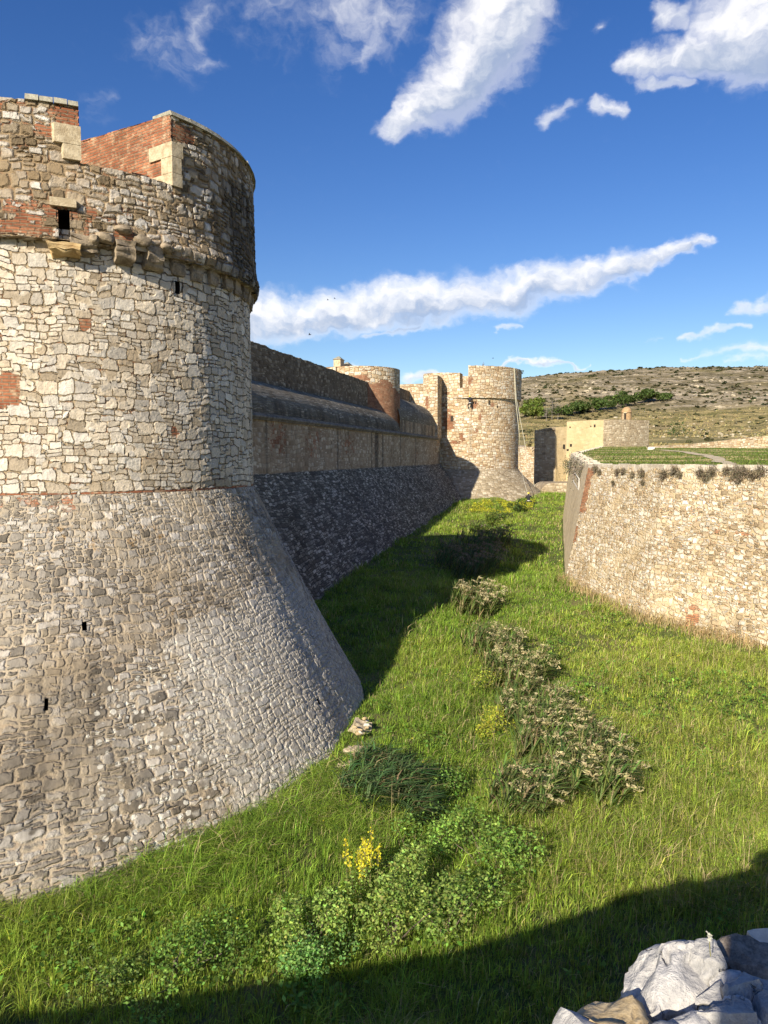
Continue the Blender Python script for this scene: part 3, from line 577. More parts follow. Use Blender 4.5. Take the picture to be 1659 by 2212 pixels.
# ------------------------------------------------------------------ far tower
ft = thing('round_tower', (FC[0], FC[1], 3), 'farther round stone tower standing in full sun at the end of the long wall', 'tower')
def fring(r, z, a): return np.array([FC[0] + r * math.cos(a), FC[1] + r * math.sin(a), z])
thf = np.linspace(-math.pi, math.pi, 220)
mb = MB(); FH = [(R(-117.5), R(-115.6), 12.9, 13.7), (R(-61), R(-60), 14.6, 14.9)]
fb = lambda a, z: np.maximum.reduce([ell(a, z, -120, 12.8, 9, 1.7), .8 * ell(a, z, -128, 14.8, 12, .5), .75 * ell(a, z, -92, 14.8, 7, .6), .8 * ell(a, z, -84, 13.6, 4, .8), .7 * ell(a, z, -104, 10.8, 4, .9), .55 * ell(a, z, -70, 15.0, 3, .7), .4 * ell(a, z, -88, 11.7, 6, .7), .6 * ell(a, z, -112, 10.2, 6, .4)])
tower_grid(mb, FC, thf, np.arange(6.75, 16.05, .25), lambda U, V: FR + 0 * U, FR, {'brick': fb, 'dark': lambda a, z: .3 * sstep(-25, 5, a)}, ())  # dark mask paints shade on the side turned from the sun
mb.build('tower_body', M['far'], ft)
def darkbox(C, r, a0, a1, z0, z1, par, name):   # near-black block proud of a coarse wall, painting in an opening's shade
    mb = MB(); f = lambda a, z, rr: np.array([C[0] + rr * math.cos(a), C[1] + rr * math.sin(a), z])
    mb.prism([f(a0, z0, r - .6), f(a0, z0, r + .012), f(a1, z0, r + .012), f(a1, z0, r - .6)], [f(a0, z1, r - .6), f(a0, z1, r + .012), f(a1, z1, r + .012), f(a1, z1, r - .6)]); return mb.build(name, M['dark'], par)
darkbox(FC, FR, R(-116.9), R(-113.6), 12.85, 13.55, ft, 'loophole'); darkbox(FC, FR, R(-64.5), R(-63), 14.55, 14.85, ft, 'putlog_hole')
darkbox(FC, FR, R(-75), R(-72.5), 14.9, 15.5, ft, 'putlog_hole'); darkbox(FC, FR, R(-90), R(-88.5), 15.0, 15.3, ft, 'putlog_hole')
mb = MB(); tower_grid(mb, FC, thf, np.arange(1.8, 6.85, .25), lambda U, V: FR + .03 + 4.6 * np.clip((6.8 - V) / 4.2, 0, 1.3) ** 1.2, 8, {'pale': lambda a, z: .4 * (1 - sstep(3.5, 5, z))}); mb.build('talus', M['fartalus'], ft)
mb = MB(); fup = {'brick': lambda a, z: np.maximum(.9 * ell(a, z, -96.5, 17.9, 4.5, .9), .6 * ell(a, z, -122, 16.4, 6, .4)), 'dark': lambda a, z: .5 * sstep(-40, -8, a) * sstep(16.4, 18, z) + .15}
tower_grid(mb, FC, thf, np.linspace(15.75, 17.0, 9), lambda U, V: FR + .3 - .25 * (1 - sstep(-112, -98, np.degrees(U))), FR, fup)
for a, b in zip(thf[:-1:4], thf[4::4]):
    rf = lambda q: FR + .29 - .25 * (1 - float(sstep(-112, -98, math.degrees(q))))
    mb.poly([fring(0, 17.0, a), fring(rf(a) - .03, 17.0, a), fring(rf(b) - .03, 17.0, b)])
    mb.poly([fring(FR - .2, 15.76, a), fring(rf(a), 15.76, a), fring(rf(b), 15.76, b), fring(FR - .2, 15.76, b)][::-1])
mb.build('overhanging_drum', M['far'], ft)
def fmerlon(a0, a1, z1a, z1b, thick, nm):
    mb = MB(); ths = np.linspace(R(a0), R(a1), max(4, int(abs(a1 - a0) / 2))); z1 = np.linspace(z1a, z1b, len(ths)) + .08 * (vnoise(ths * 40, ths * 0, 6) - .5)
    ro = lambda a: FR + .3 - .25 * (1 - sstep(-112, -98, np.degrees(a)))
    k = np.linspace(0, 1, 9); U, KK = np.meshgrid(ths, k); V = 16.9 + (z1[None, :] - 16.9) * KK
    P = tower_fn(FC, lambda u, v: ro(u) + 0 * v)(U, V); mb.grid(P, np.stack([U * FR, V], -1), {n: f(np.degrees(U), V) for n, f in fup.items()})
    for i in range(len(ths) - 1):
        a, b = ths[i], ths[i + 1]; mb.poly([fring(ro(a), z1[i], a), fring(ro(b), z1[i + 1], b), fring(ro(b) - thick, z1[i + 1], b), fring(ro(a) - thick, z1[i], a)])
        mb.poly([fring(ro(a) - thick, 17, a), fring(ro(a) - thick, z1[i], a), fring(ro(b) - thick, z1[i + 1], b), fring(ro(b) - thick, 17, b)])
    for a, zz, fl in ((ths[0], z1[0], 1), (ths[-1], z1[-1], -1)):
        q = [fring(ro(a) - thick, 16.9, a), fring(ro(a), 16.9, a), fring(ro(a), zz, a), fring(ro(a) - thick, zz, a)]; mb.poly(q[::fl])
    return mb.build(nm, M['far'], ft)
fmerlon(-160, -106.5, 19.2, 18.9, 2.0, 'merlon'); fmerlon(-97.5, 150, 19.75, 19.5, 3.0, 'merlon')

# ------------------------------------------------------------------ right-hand retaining wall, terrace
rw = thing('retaining_wall', (14, 40, 3), 'tall buff rubble retaining wall on the right of the moat, sharp corner edged in red brick', 'wall')
mb = MB(); ulen = 0
tot = []
for i in range(len(SC_BASE) - 1): tot.append(np.linalg.norm(np.array(SC_BASE[i + 1]) - np.array(SC_BASE[i])))
for i in range(len(SC_BASE) - 1):
    b0, b1, t0_, t1_ = [np.array(p, float) for p in (SC_BASE[i], SC_BASE[i + 1], SC_TOP[i], SC_TOP[i + 1])]
    g0 = float(ground_z(*b0)) - .45 if i > 0 else 2.6; g1 = float(ground_z(*b1)) - .45
    d = .05 if 2 <= i <= 6 else (.16 if i == 1 else .4)
    L = tot[i]; nu = max(2, int(L / d)); nv = max(2, int(8.5 / d)); a, b = np.meshgrid(np.linspace(0, 1, nu), np.linspace(0, 1, nv))
    p00 = np.array([*b0, g0]); p10 = np.array([*b1, g1]); p01 = np.array([*t0_, SC_Z[i]]); p11 = np.array([*t1_, SC_Z[i + 1]])
    P = p00 * ((1 - a) * (1 - b))[..., None] + p10 * (a * (1 - b))[..., None] + p11 * (a * b)[..., None] + p01 * ((1 - a) * b)[..., None]
    U = ulen + a * L; V = P[..., 2]; x = U - (tot[0] + tot[1])
    br = 0 * U
    if i >= 2: br = np.maximum.reduce([1.0 * (1 - sstep(.55, .95, x + .15 * np.sin(V * 9))) * sstep(5.0, 5.4, V) * sstep(-.01, .05, x), .7 * (1 - sstep(.25, .5, x)) * sstep(3.2, 3.6, V) * (1 - sstep(4.3, 4.6, V)), .8 * ell(x, V, 10.8, .9, .4, 1.5), .5 * ell(x, V, 9.2, .6, 1.2, .6), .35 * ell(x, V, 13, 5.2, 2.5, .15)])
    dk = .0 * U
    if i >= 2: dk = .42 * ell(x, V, 4.0, 2.2, 3.0, .8) * (V < 3.4) + .45 * ell(x, V, 12.5, 1.4, 1.6, .8)
    mb.grid(P, np.stack([U, V], -1), mat=1 if i <= 1 else 0, attrs={'brick': br, 'dark': dk, 'ochre': .45 * ell(x, V, 5.5, 1.9, 3.5, .9) if i >= 2 else 0 * U, 'pale': (.38 * ell(x, V, 4, 3.3, 4, .7) + .3 * sstep(6.2, 7.6, V)) if i >= 2 else .15 + 0 * U, 'spots': 0 * U})
    ulen += L
mb.build('wall_face', [M['scarp'], M['scarpside']], rw)
# capping course
mb = MB(); 
for i in range(len(SC_TOP) - 1):
    p0, p1 = np.array(SC_TOP[i], float), np.array(SC_TOP[i + 1], float); L = np.linalg.norm(p1 - p0); dr = (p1 - p0) / L; nrm = np.array([-dr[1], dr[0]])   # towards terrace
    if nrm[0] < 0 and i > 0: nrm = -nrm
    n = max(1, int(L / .55))
    for k in range(n):
        u0, u1 = (k + .02) * L / n, (k + .98) * L / n; q0, q1 = p0 + dr * u0, p0 + dr * u1; w = .42 + .15 * random.random(); z0 = float(ter_z(*q0)) - .18; h = .26 + .08 * random.random(); o_ = -.03 - .03 * random.random()
        if i == 1: w += .5
        lo = [[*(q0 + nrm * o_), z0], [*(q1 + nrm * o_), z0], [*(q1 + nrm * w), z0], [*(q0 + nrm * w), z0]]
        hi = [[*(q0 + nrm * (o_ + .03)), z0 + h], [*(q1 + nrm * (o_ + .03)), z0 + h * random.uniform(.9, 1.05)], [*(q1 + nrm * (w - .04)), z0 + h], [*(q0 + nrm * (w - .04)), z0 + h]]
        mb.prism(lo, hi)
M['cap'] = simple('pale_capstone', (.36, .31, .24), (.62, .57, .47), 2.3, .8, dist=.05)
cap = mb.build('capping', M['cap'], rw)
# terrace lawn
m, t = newmat('terrace_turf'); co = t.n('ShaderNodeTexCoord').outputs['Object']
a = t.noise(co, .12, 5, .6).outputs[0]; b = t.noise(t.vm('MULTIPLY', co, (.5, 1.6, 1)), .5, 6, .7).outputs[0]; c = t.noise(co, 5, 4, .7).outputs[0]
col = t.mix(t.ss(c, .35, .65), (.10, .125, .028), (.17, .20, .05)); col = t.mix(t.m('MULTIPLY', t.ss(b, .47, .6), .6), col, (.38, .32, .16)); col = t.mix(t.m('MULTIPLY', t.ss(a, .5, .66), .5), col, (.22, .2, .085))
M['turf'] = finish(m, t, col, .95, c, .4, None, .05)
ys = np.concatenate([np.arange(4, 122, 1.5), [122.5]]); mb = MB()
edge_pts = sorted(zip([p[1] for p in SC_TOP], [p[0] for p in SC_TOP])); xe = np.interp(ys, [p[0] for p in edge_pts], [p[1] for p in edge_pts]) + .12
kk = np.linspace(0, 1, 50) ** 1.7; X = xe[:, None] + (190 - xe[:, None]) * kk[None, :]; Y = np.broadcast_to(ys[:, None], X.shape)
Z = ter_z(X, Y) + .10 * (fbm(X * .15, Y * .15, 31) - .5) * sstep(0, 4, X - xe[:, None])
mb.grid(np.stack([X, Y, Z], -1), np.stack([X, Y], -1)); tag(mb.build('terrace_lawn', M['turf']), kind='structure')
M['dirt'] = simple('dry_earth', (.50, .40, .26), (.64, .54, .38), 1.5, .5)
pp = [at_z(*p, 9.2) for p in ((1380, 974), (1440, 976))]
mb = MB(); pts = [at_z(x, y, float(zz)) for x, y, zz in ((1452, 974, 8.95), (1470, 980, 8.72), (1500, 990, 8.33), (1530, 997, 8.1), (1560, 1001.5, 8.03))]
pts = [np.array([34., 91.0, 0]), np.array([32.2, 80, 0]), np.array([29.8, 70, 0]), np.array([26.5, 60, 0]), np.array([23.5, 52, 0]), np.array([21.5, 45, 0]), np.array([20.3, 41, 0])]
yy = np.linspace(91, 41, 60); xx = np.interp(-yy, [-p[1] for p in pts], [p[0] for p in pts]) + .5 * (vnoise(yy * .3, yy * 0, 2) - .5); w = .35 + .4 * vnoise(yy * .5, yy * 0, 8)
P = np.stack([np.stack([xx - w, yy, ter_z(xx, yy) + .075], -1), np.stack([xx + w, yy, ter_z(xx, yy) + .075], -1)]); mb.grid(P, np.stack([P[..., 0], P[..., 1]], -1)); tag(mb.build('path', M['dirt']), kind='structure')

TURF_BLADES = True
# low rubble wall across the terrace
lw = MB(); xs = np.linspace(37.5, 150, 180); n_ = len(xs); h_ = .25 + 1.45 * sstep(0, .18, (xs - 37.5) / 112) + .25 * (fbm(xs * .35, xs * 0, 3) - .5) + .2 * (xs - 37) / 110; yv = 106 + .02 * (xs - 38)
b0 = ter_z(xs, yv) - .3
rows = [np.stack([xs, yv, b0], -1), np.stack([xs, yv + .05, b0 + .3 + h_], -1), np.stack([xs, yv + .8, b0 + .3 + h_], -1), np.stack([xs, yv + .85, b0], -1)]
for r0, r1, l in ((0, 1, 1.8), (1, 2, .8), (2, 3, 1.8)):
    k = np.linspace(0, 1, 8)[:, None, None]; P = rows[r0][None] * (1 - k) + rows[r1][None] * k; lw.grid(P, np.stack([np.broadcast_to(xs, P.shape[:2]), np.broadcast_to(k[:, :, 0] * l + r0 * 3, P.shape[:2])], -1))
tag(lw.build('low_wall', M['far']), 'long low tumbledown stone wall crossing the grass terrace at the foot of the hill', 'wall')
mb = MB(); p = at_y(1414, 972, 90); z_ = float(ter_z(p[0], 90))
# ------------------------------------------------------------------ far ravelin with sentry turret
rv = thing('stone_bastion', (32, 118, 4), 'ochre walled outer bastion beyond the terrace, half of its left side in shadow', 'bastion')
def vwall(pts, z0, z1s, mat, name, attrs=None, d=.4, par=rv, top=3.0):
    mb = MB(); u = 0
    for (p, q), (za, zb) in zip(zip(pts[:-1], pts[1:]), zip(z1s[:-1], z1s[1:])):
        facegrid([*p, z0], [*q, z0], [*q, zb], [*p, za], mb, d, attrs=attrs, uo=u)
        dr = np.array(q, float) - p; L = np.linalg.norm(dr); u += L; nr = np.array([-dr[1], dr[0]]) / L * top
        mb.poly([[*p, za], [*q, zb], [q[0] + nr[0], q[1] + nr[1], zb], [p[0] + nr[0], p[1] + nr[1], za]])
    return mb.build(name, mat, par)
sh_px = lambda x, Y: ((x - CX) / F * Y, Y)
a0 = sh_px(1153, 114); a1 = sh_px(1198, 113.4); a2 = sh_px(1222, 114.6); a3 = sh_px(1301, 115.8)
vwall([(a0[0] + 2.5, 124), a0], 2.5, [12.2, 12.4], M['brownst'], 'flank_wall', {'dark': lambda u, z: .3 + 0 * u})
vwall([a0, a1], 2.5, [12.4, 12.9], M['brownst'], 'left_face', {'dark': lambda u, z: .35 + .3 * sstep(11.4, 12.4, z)})  # far tower's shadow on this face also put into the dark mask
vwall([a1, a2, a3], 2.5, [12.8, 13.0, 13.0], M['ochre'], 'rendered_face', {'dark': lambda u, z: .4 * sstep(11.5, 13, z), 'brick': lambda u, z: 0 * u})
vwall([a2, a3], 13.0, [13.75, 14.1], M['ochre'], 'rendered_face', top=2.2)
arc = [a3] + [(a3[0] + 4.3 - 4.3 * math.cos(a) + 0.6 * math.sin(a) * 4, a3[1] + 2.2 - 2.2 * math.cos(a) + 0) for a in np.linspace(.3, math.pi * .62, 9)]
arc.append((arc[-1][0] - 1.5, arc[-1][1] + 9))
vwall(arc, 8.5, [14.15] * len(arc), M['brownst'], 'round_end', top=3.0)
mb = MB(); mb.poly([[a2[0], a2[1] + .5, 13.0], [a3[0], a3[1] + .5, 13.9], [arc[-1][0], arc[-1][1], 13.9], [a2[0], 131, 13.0]]); mb.build('deck', M['turf'], rv)
for px, py, w, h in ((1216, 965, 7, 10), (1232, 962, 5, 6), (1225, 972, 5, 4), (1284, 920, 6, 6), (1275, 921, 3, 3), (1230, 923, 3, 3)):
    tt = (px - 1222) / (1301 - 1222); 
    if px < 1222: q = np.array(a1) + (np.array(a2) - a1) * (px - 1198) / 24
    else: q = np.array(a2) + (np.array(a3) - a2) * tt
    p = at_y(px, py, q[1]); sc_ = q[1] / F; mb = MB(); mb.box((p[0], q[1] + .25, p[2]), (w * sc_, .6, h * sc_), R(20)); mb.build('loophole', M['dark'], rv)
gq = at_y(1353, 908, 126.5); gz = gq[2] - .25
gt = thing('sentry_turret', (gq[0], 126.5, gz), 'tiny domed brick sentry turret perched on the far bastion', 'turret')
m = masonry('turret_brick', .3, .09, [(0, (.40, .25, .13)), (1, (.52, .36, .2))], (.45, .33, .2), mw=(.02, .1), bump=.4, streak=.1, dots=False)
mb = MB(); rr = .82; hs = [0, .4, .8, 1.2, 1.55]; prof = [(rr, z) for z in hs] + [(rr + .06, 1.57), (rr + .06, 1.66)] + [(rr * math.cos(a), 1.66 + .85 * math.sin(a)) for a in np.linspace(.05, math.pi / 2 - .02, 10)]
an = np.linspace(-math.pi, math.pi, 33); P = np.array([[[gq[0] + r * math.cos(a), 126.5 + r * math.sin(a), gz + z] for a in an] for r, z in prof]); mb.grid(P, np.stack([np.broadcast_to(an * rr, P.shape[:2]), np.broadcast_to(np.array([p[1] for p in prof])[:, None], P.shape[:2])], -1)); mb.build('domed_shell', m, gt)
mb = MB(); mb.box((gq[0] - .42, 126.5 - .68, gz + .72), (.30, .3, 1.35), R(-25)); mb.build('doorway', M['dark'], gt)
mb = MB(); mb.box((gq[0] - .42, 126.5 - .74, gz + 1.5), (.55, .3, .16), R(-25)); mb.build('lintel', M['ashlar'], gt)
mb = MB(); mb.box((gq[0] - .72, 126.5 - .60, gz + .72), (.14, .3, 1.4), R(-25)); mb.build('door_jamb', M['ashlar'], gt)
# rounded low stonework closing the moat
cz = thing('causeway', (24, 97, 3), 'low rounded stone causeway closing the far end of the moat', 'causeway')
mb = MB(); q0 = at_y(1166, 1060, 98); x0, x1 = q0[0], q0[0] + 14
prof = [(x0 + 1.6 - 1.6 * math.cos(a), 3.2 + 1.75 * math.sin(a)) for a in np.linspace(0, math.pi / 2, 10)] + [(x1, 5.05)]
P = np.array([[[x, 98, 2.2 + (z - 2.2) * k] for x, z in prof] for k in np.linspace(0, 1, 12)]); mb.grid(P, P[..., [0, 2]])
P = np.array([[[x, y, z] for x, z in prof] for y in (98, 104)]); mb.grid(P, P[..., [0, 1]]); mb.build('stonework', M['brownst'], cz)
dw = MB(); facegrid([14, 141, 2], [46, 137, 2], [46, 137, 9.9], [14, 141, 10.3], dw, .5); dw.poly([[14, 141, 10.3], [46, 137, 9.9], [46, 140, 10.4], [14, 144, 10.6]]); tag(dw.build('distant_wall', M['far']), 'distant plain stone wall glimpsed in the gap right of the far round tower', 'wall')

# ------------------------------------------------------------------ ground and hill
m, t = newmat('moat_soil'); co = t.n('ShaderNodeTexCoord').outputs['Object']
a = t.noise(co, .35, 5, .6).outputs[0]; c = t.noise(co, 7, 5, .7).outputs[0]
col = t.mix(t.ss(c, .3, .7), (.05, .07, .018), (.13, .16, .045)); col = t.mix(t.ss(a, .45, .65), col, (.20, .17, .075))
M['soil'] = finish(m, t, col, .97, c, .9, None, .12)
xs = np.arange(-32, 46, .45); ys = np.concatenate([np.arange(-12, 50, .45), np.arange(50, 131, 1.)]); X, Y = np.meshgrid(xs, ys); Z = ground_z(X, Y)
mb = MB(); mb.grid(np.stack([X, Y, Z], -1), np.stack([X, Y], -1)); tag(mb.build('moat_floor', M['soil']), kind='structure')
m, t = newmat('hillside'); co = t.n('ShaderNodeTexCoord').outputs['Object']
st = t.vm('MULTIPLY', co, (.45, 1.0, 1.6))
n1 = t.noise(st, .018, 6, .62).outputs[0]; n2 = t.noise(st, .09, 6, .7).outputs[0]; n3 = t.noise(st, .45, 5, .7).outputs[0]; n4 = t.noise(t.vm('ADD', co, (91, 17, 0)), .011, 4, .6).outputs[0]
yv = t.n('ShaderNodeSeparateXYZ', {0: co}); rocky = t.ss(t.m('ADD', yv.outputs[1], t.m('MULTIPLY', t.m('SUBTRACT', n4, .5), 260)), 330, 430)
grass = t.mix(t.ss(n2, .38, .62), (.17, .155, .055), (.44, .35, .16)); grass = t.mix(t.m('MULTIPLY', t.ss(n3, .52, .68), .8), grass, (.07, .07, .03)); grass = t.mix(t.m('MULTIPLY', t.ss(n1, .52, .62), .55), grass, (.36, .27, .15))
rock = t.mix(t.ss(n3, .35, .62), (.25, .20, .12), (.50, .43, .31)); scrub = t.mix(t.ss(n3, .4, .6), (.12, .105, .055), (.25, .20, .11))
rk = t.mix(t.ss(t.m('ADD', t.m('MULTIPLY', n2, .6), t.m('MULTIPLY', n1, .4)), .46, .56), scrub, rock); rk = t.mix(t.m('MULTIPLY', t.ss(n4, .52, .62), .65), rk, grass)
col = t.mix(rocky, grass, rk)
M['hill'] = finish(m, t, col, .97, t.m('ADD', n2, n3), .9, None, 2.5)
def hill_z(x, y):
    x = np.asarray(x, float); y = np.asarray(y, float); az = x / np.maximum(y, 1.0)
    f = np.interp(az, [-.6, -.05, .07, .19, .26, .36, .45, .55, .9, 2], [.1, .45, .66, .90, .955, 1.0, 1.01, 1.01, .95, .6])
    z = 9.9 + 17 * sstep(105, 420, y) * np.interp(az, [-.3, .1, .2, .55], [.3, .6, .85, 1.05]) + 66 * f * sstep(290, 760, y) - 60 * sstep(820, 1700, y)
    a = sstep(135, 320, y)
    z = z + a * (5.5 * (fbm(x * .012, y * .012, 41) - .5) + 3.2 * (fbm(x * .05, y * .05, 42) - .5) + 1.6 * (fbm(x * .22, y * .22, 43) - .5)) + (1 - a) * .5 * (fbm(x * .1, y * .1, 44) - .5)
    return z
ys = np.concatenate([np.arange(121, 300, 1.5), np.arange(300, 760, 2.2), np.arange(760, 860, 3.5), np.arange(860, 2400, 60)])
azs = np.concatenate([np.linspace(-.9, .05, 40)[:-1], np.linspace(.05, .62, 300), np.linspace(.62, 1.6, 30)[1:]])
Y, A = np.meshgrid(ys, azs, indexing='ij'); X = A * Y; Z = hill_z(X, Y); Z = np.where((Y < 141) & (X < 46), -1.5, Z)
mb = MB(); mb.grid(np.stack([X, Y, Z], -1), np.stack([X, Y], -1)); tag(mb.build('hill', M['hill']), kind='structure')
mb = MB(); mb.poly([[-9000, -9000, -1.6], [9000, -9000, -1.6], [9000, 9000, -1.6], [-9000, 9000, -1.6]]); tag(mb.build('ground', M['hill']), kind='structure')

# ------------------------------------------------------------------ vegetation helpers
def frame_mask(P, margin=160):
    x, y, f = project(P); return (f > .5) & (x > -margin) & (x < 1659 + margin) & (y > -margin) & (y < 2212 + margin)
def blades(mb, base, hgt, wid, head, lean, col, bend=.6, mat=0):
    n = len(base); d = np.stack([np.cos(head), np.sin(head), 0 * head], -1); sd_ = np.stack([-np.sin(head + RNG.normal(0, .8, n)), np.cos(head), 0 * head], -1)
    up = np.array([0, 0, 1.]); h = hgt[:, None]; L = lean[:, None]
    m1 = base + up * h * .55 + d * h * L * .3; m1[:, 2] -= 0
    tip = base + up * h * (1 - .35 * np.minimum(L, 1.6)) + d * h * L
    w = wid[:, None] * .5
    V = np.stack([base - sd_ * w, base + sd_ * w, m1 + sd_ * w * .8, m1 - sd_ * w * .8, tip], 1).reshape(-1, 3)
    k = np.arange(n)[:, None] * 5
    mb.add(V, quads=k + np.array([[0, 1, 2, 3]]), tris=k + np.array([[3, 2, 4]]), col=np.repeat(col, 5, 0), mat=mat)
def leaves(mb, pos, size, col, mat=0, updir=.4, aspect=.55):
    n = len(pos); a = RNG.normal(0, 1, (n, 3)); a[:, 2] *= .6; a /= np.linalg.norm(a, axis=1)[:, None]
    nn = RNG.normal(0, 1, (n, 3)); nn[:, 2] = np.abs(nn[:, 2]) + updir; b = np.cross(nn, a); b /= np.linalg.norm(b, axis=1)[:, None]
    s = size[:, None]; V = np.stack([pos - a * s * .5, pos + b * s * aspect * .5, pos + a * s * .5, pos - b * s * aspect * .5], 1).reshape(-1, 3)
    k = np.arange(n)[:, None] * 4; mb.add(V, quads=k + np.array([[0, 1, 2, 3]]), col=np.repeat(col, 4, 0), mat=mat, smooth=False)
def jitter(c, n, s=.25, hue=.12):
    c = np.asarray(c, float); k = np.exp(RNG.normal(0, s, (n, 1))); h = 1 + RNG.normal(0, hue, (n, 3)); return np.clip(c[None, :] * k * h, .003, .9)
def bush(name, p, rx, rz, n, size, col, label, cat='bush', group=None, stems=7, flower=None, seed=0, lobes=7, aspect=.6):
    p = np.asarray(p, float); o = thing(name, tuple(p), label, cat, group); rg = np.random.default_rng(seed + 100)
    # lobed volume
    C_ = np.stack([rg.normal(0, .45, lobes) * rx, rg.normal(0, .45, lobes) * rx, (.25 + .65 * rg.random(lobes)) * rz], -1); Rr = rx * (.35 + .35 * rg.random(lobes))
    k = rg.integers(0, lobes, n); d = rg.normal(0, 1, (n, 3)); d /= np.linalg.norm(d, axis=1)[:, None]; rad = Rr[k] * (.55 + .5 * rg.random(n) ** .6)
    pos = p + C_[k] + d * rad[:, None] * np.array([1, 1, min(1.0, rz / rx)]); pos[:, 2] = np.maximum(pos[:, 2], p[2] + .03 + .1 * rg.random(n))
    mb = MB(); cl = jitter(np.array(col) * 1.3, n, .32, .1) * (.75 + .5 * rg.random(lobes))[k][:, None]; leaves(mb, pos, size * (.6 + .8 * rg.random(n)), cl, aspect=aspect); mb.build('foliage', M['leaf'], o)
    mb = MB()
    for i in range(stems):
        c = p + C_[i % lobes] * np.array([.8, .8, .9]); mid = p * .5 + c * .5 + rg.normal(0, .06 * rx, 3); mb.tube([p + rg.normal(0, .08, 3) * np.array([1, 1, 0]) - np.array([0, 0, .1]), mid, c], [.02, .014, .006], seg=5)
    mb.build('stem', M['bark'], o)
    if flower:
        fn, fc, fs = flower; mb = MB(); kk = rg.integers(0, lobes, fn); dd = rg.normal(0, 1, (fn, 3)); dd[:, 2] = np.abs(dd[:, 2]); dd /= np.linalg.norm(dd, axis=1)[:, None]
        leaves(mb, p + C_[kk] + dd * Rr[kk][:, None] * 1.02, np.full(fn, fs), jitter(fc, fn, .12, .05), aspect=.9); mb.build('flower', M['leaf'], o)
    return o
def reed(p, r, h, n, label, plume=True, dark=False, group='reed clumps along the drain', seed=0, lean=.35, pl=(.52, .47, .27)):
    p = np.asarray(p, float); o = thing('reed_clump', tuple(p), label, 'reeds', group); rg = np.random.default_rng(seed)
    ang = rg.random(n) * 6.283; rr = r * np.sqrt(rg.random(n)); base = np.stack([p[0] + rr * np.cos(ang), p[1] + rr * np.sin(ang) * 1.5, np.zeros(n)], -1); base[:, 2] = ground_z(base[:, 0], base[:, 1]) - .05
    hh = h * (.7 + .4 * rg.random(n)); hd = rg.normal(.35, .5, n); sway = np.stack([np.cos(hd), np.sin(hd), 0 * hd], -1) * (lean * hh * (.5 + rg.random(n)))[:, None]
    tip = base + sway + np.stack([0 * hh, 0 * hh, hh * .93], -1); mb = MB()
    for i in range(n): mb.tube([base[i], base[i] * .5 + tip[i] * .5 - sway[i] * .15, tip[i]], [.012, .01, .006], seg=4, cap=False)
    mb.build('stem', M['stem'], o)
    # long strap leaves off each stem
    m_ = 17; f = rg.random((n, m_)) * .75 + .12; ii = np.repeat(np.arange(n), m_); ff = f.ravel(); b = base[ii] * (1 - ff[:, None]) + tip[ii] * ff[:, None] - sway[ii] * (ff * (1 - ff) * .6)[:, None]
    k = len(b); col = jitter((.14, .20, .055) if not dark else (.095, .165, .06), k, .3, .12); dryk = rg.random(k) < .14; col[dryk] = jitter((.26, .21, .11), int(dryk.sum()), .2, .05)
    mb = MB(); blades(mb, b, .42 + .28 * rg.random(k), np.full(k, .040), rg.normal(.35, 1.0, k), .8 + .7 * rg.random(k), col); mb.build('leaves', M['blade'], o)
    if plume is True or plume > .3:
        mb = MB(); pk = np.where(rg.random(n) < (.72 if plume is True else plume))[0]
        for i in pk:
            q = 34; u = rg.random(q); dr = np.array([math.cos(hd[i]), math.sin(hd[i]), -.35]); c0 = tip[i] + np.array([0, 0, .1]) + dr * (u * .38)[:, None] + rg.normal(0, .035, (q, 3)) * (.5 + 1.0 * u)[:, None]
            V0 = c0; leaves(mb, V0,  .06 + .11 * rg.random(q), jitter(pl, q, .18, .05), aspect=.28)
        mb.build('plumes', M['plume'], o)
    return o
M['stem'] = simple('reed_stem', (.2, .2, .09), (.34, .29, .15), 6, .2); M['plume'] = leafmat('plume', .3, .95, .02)

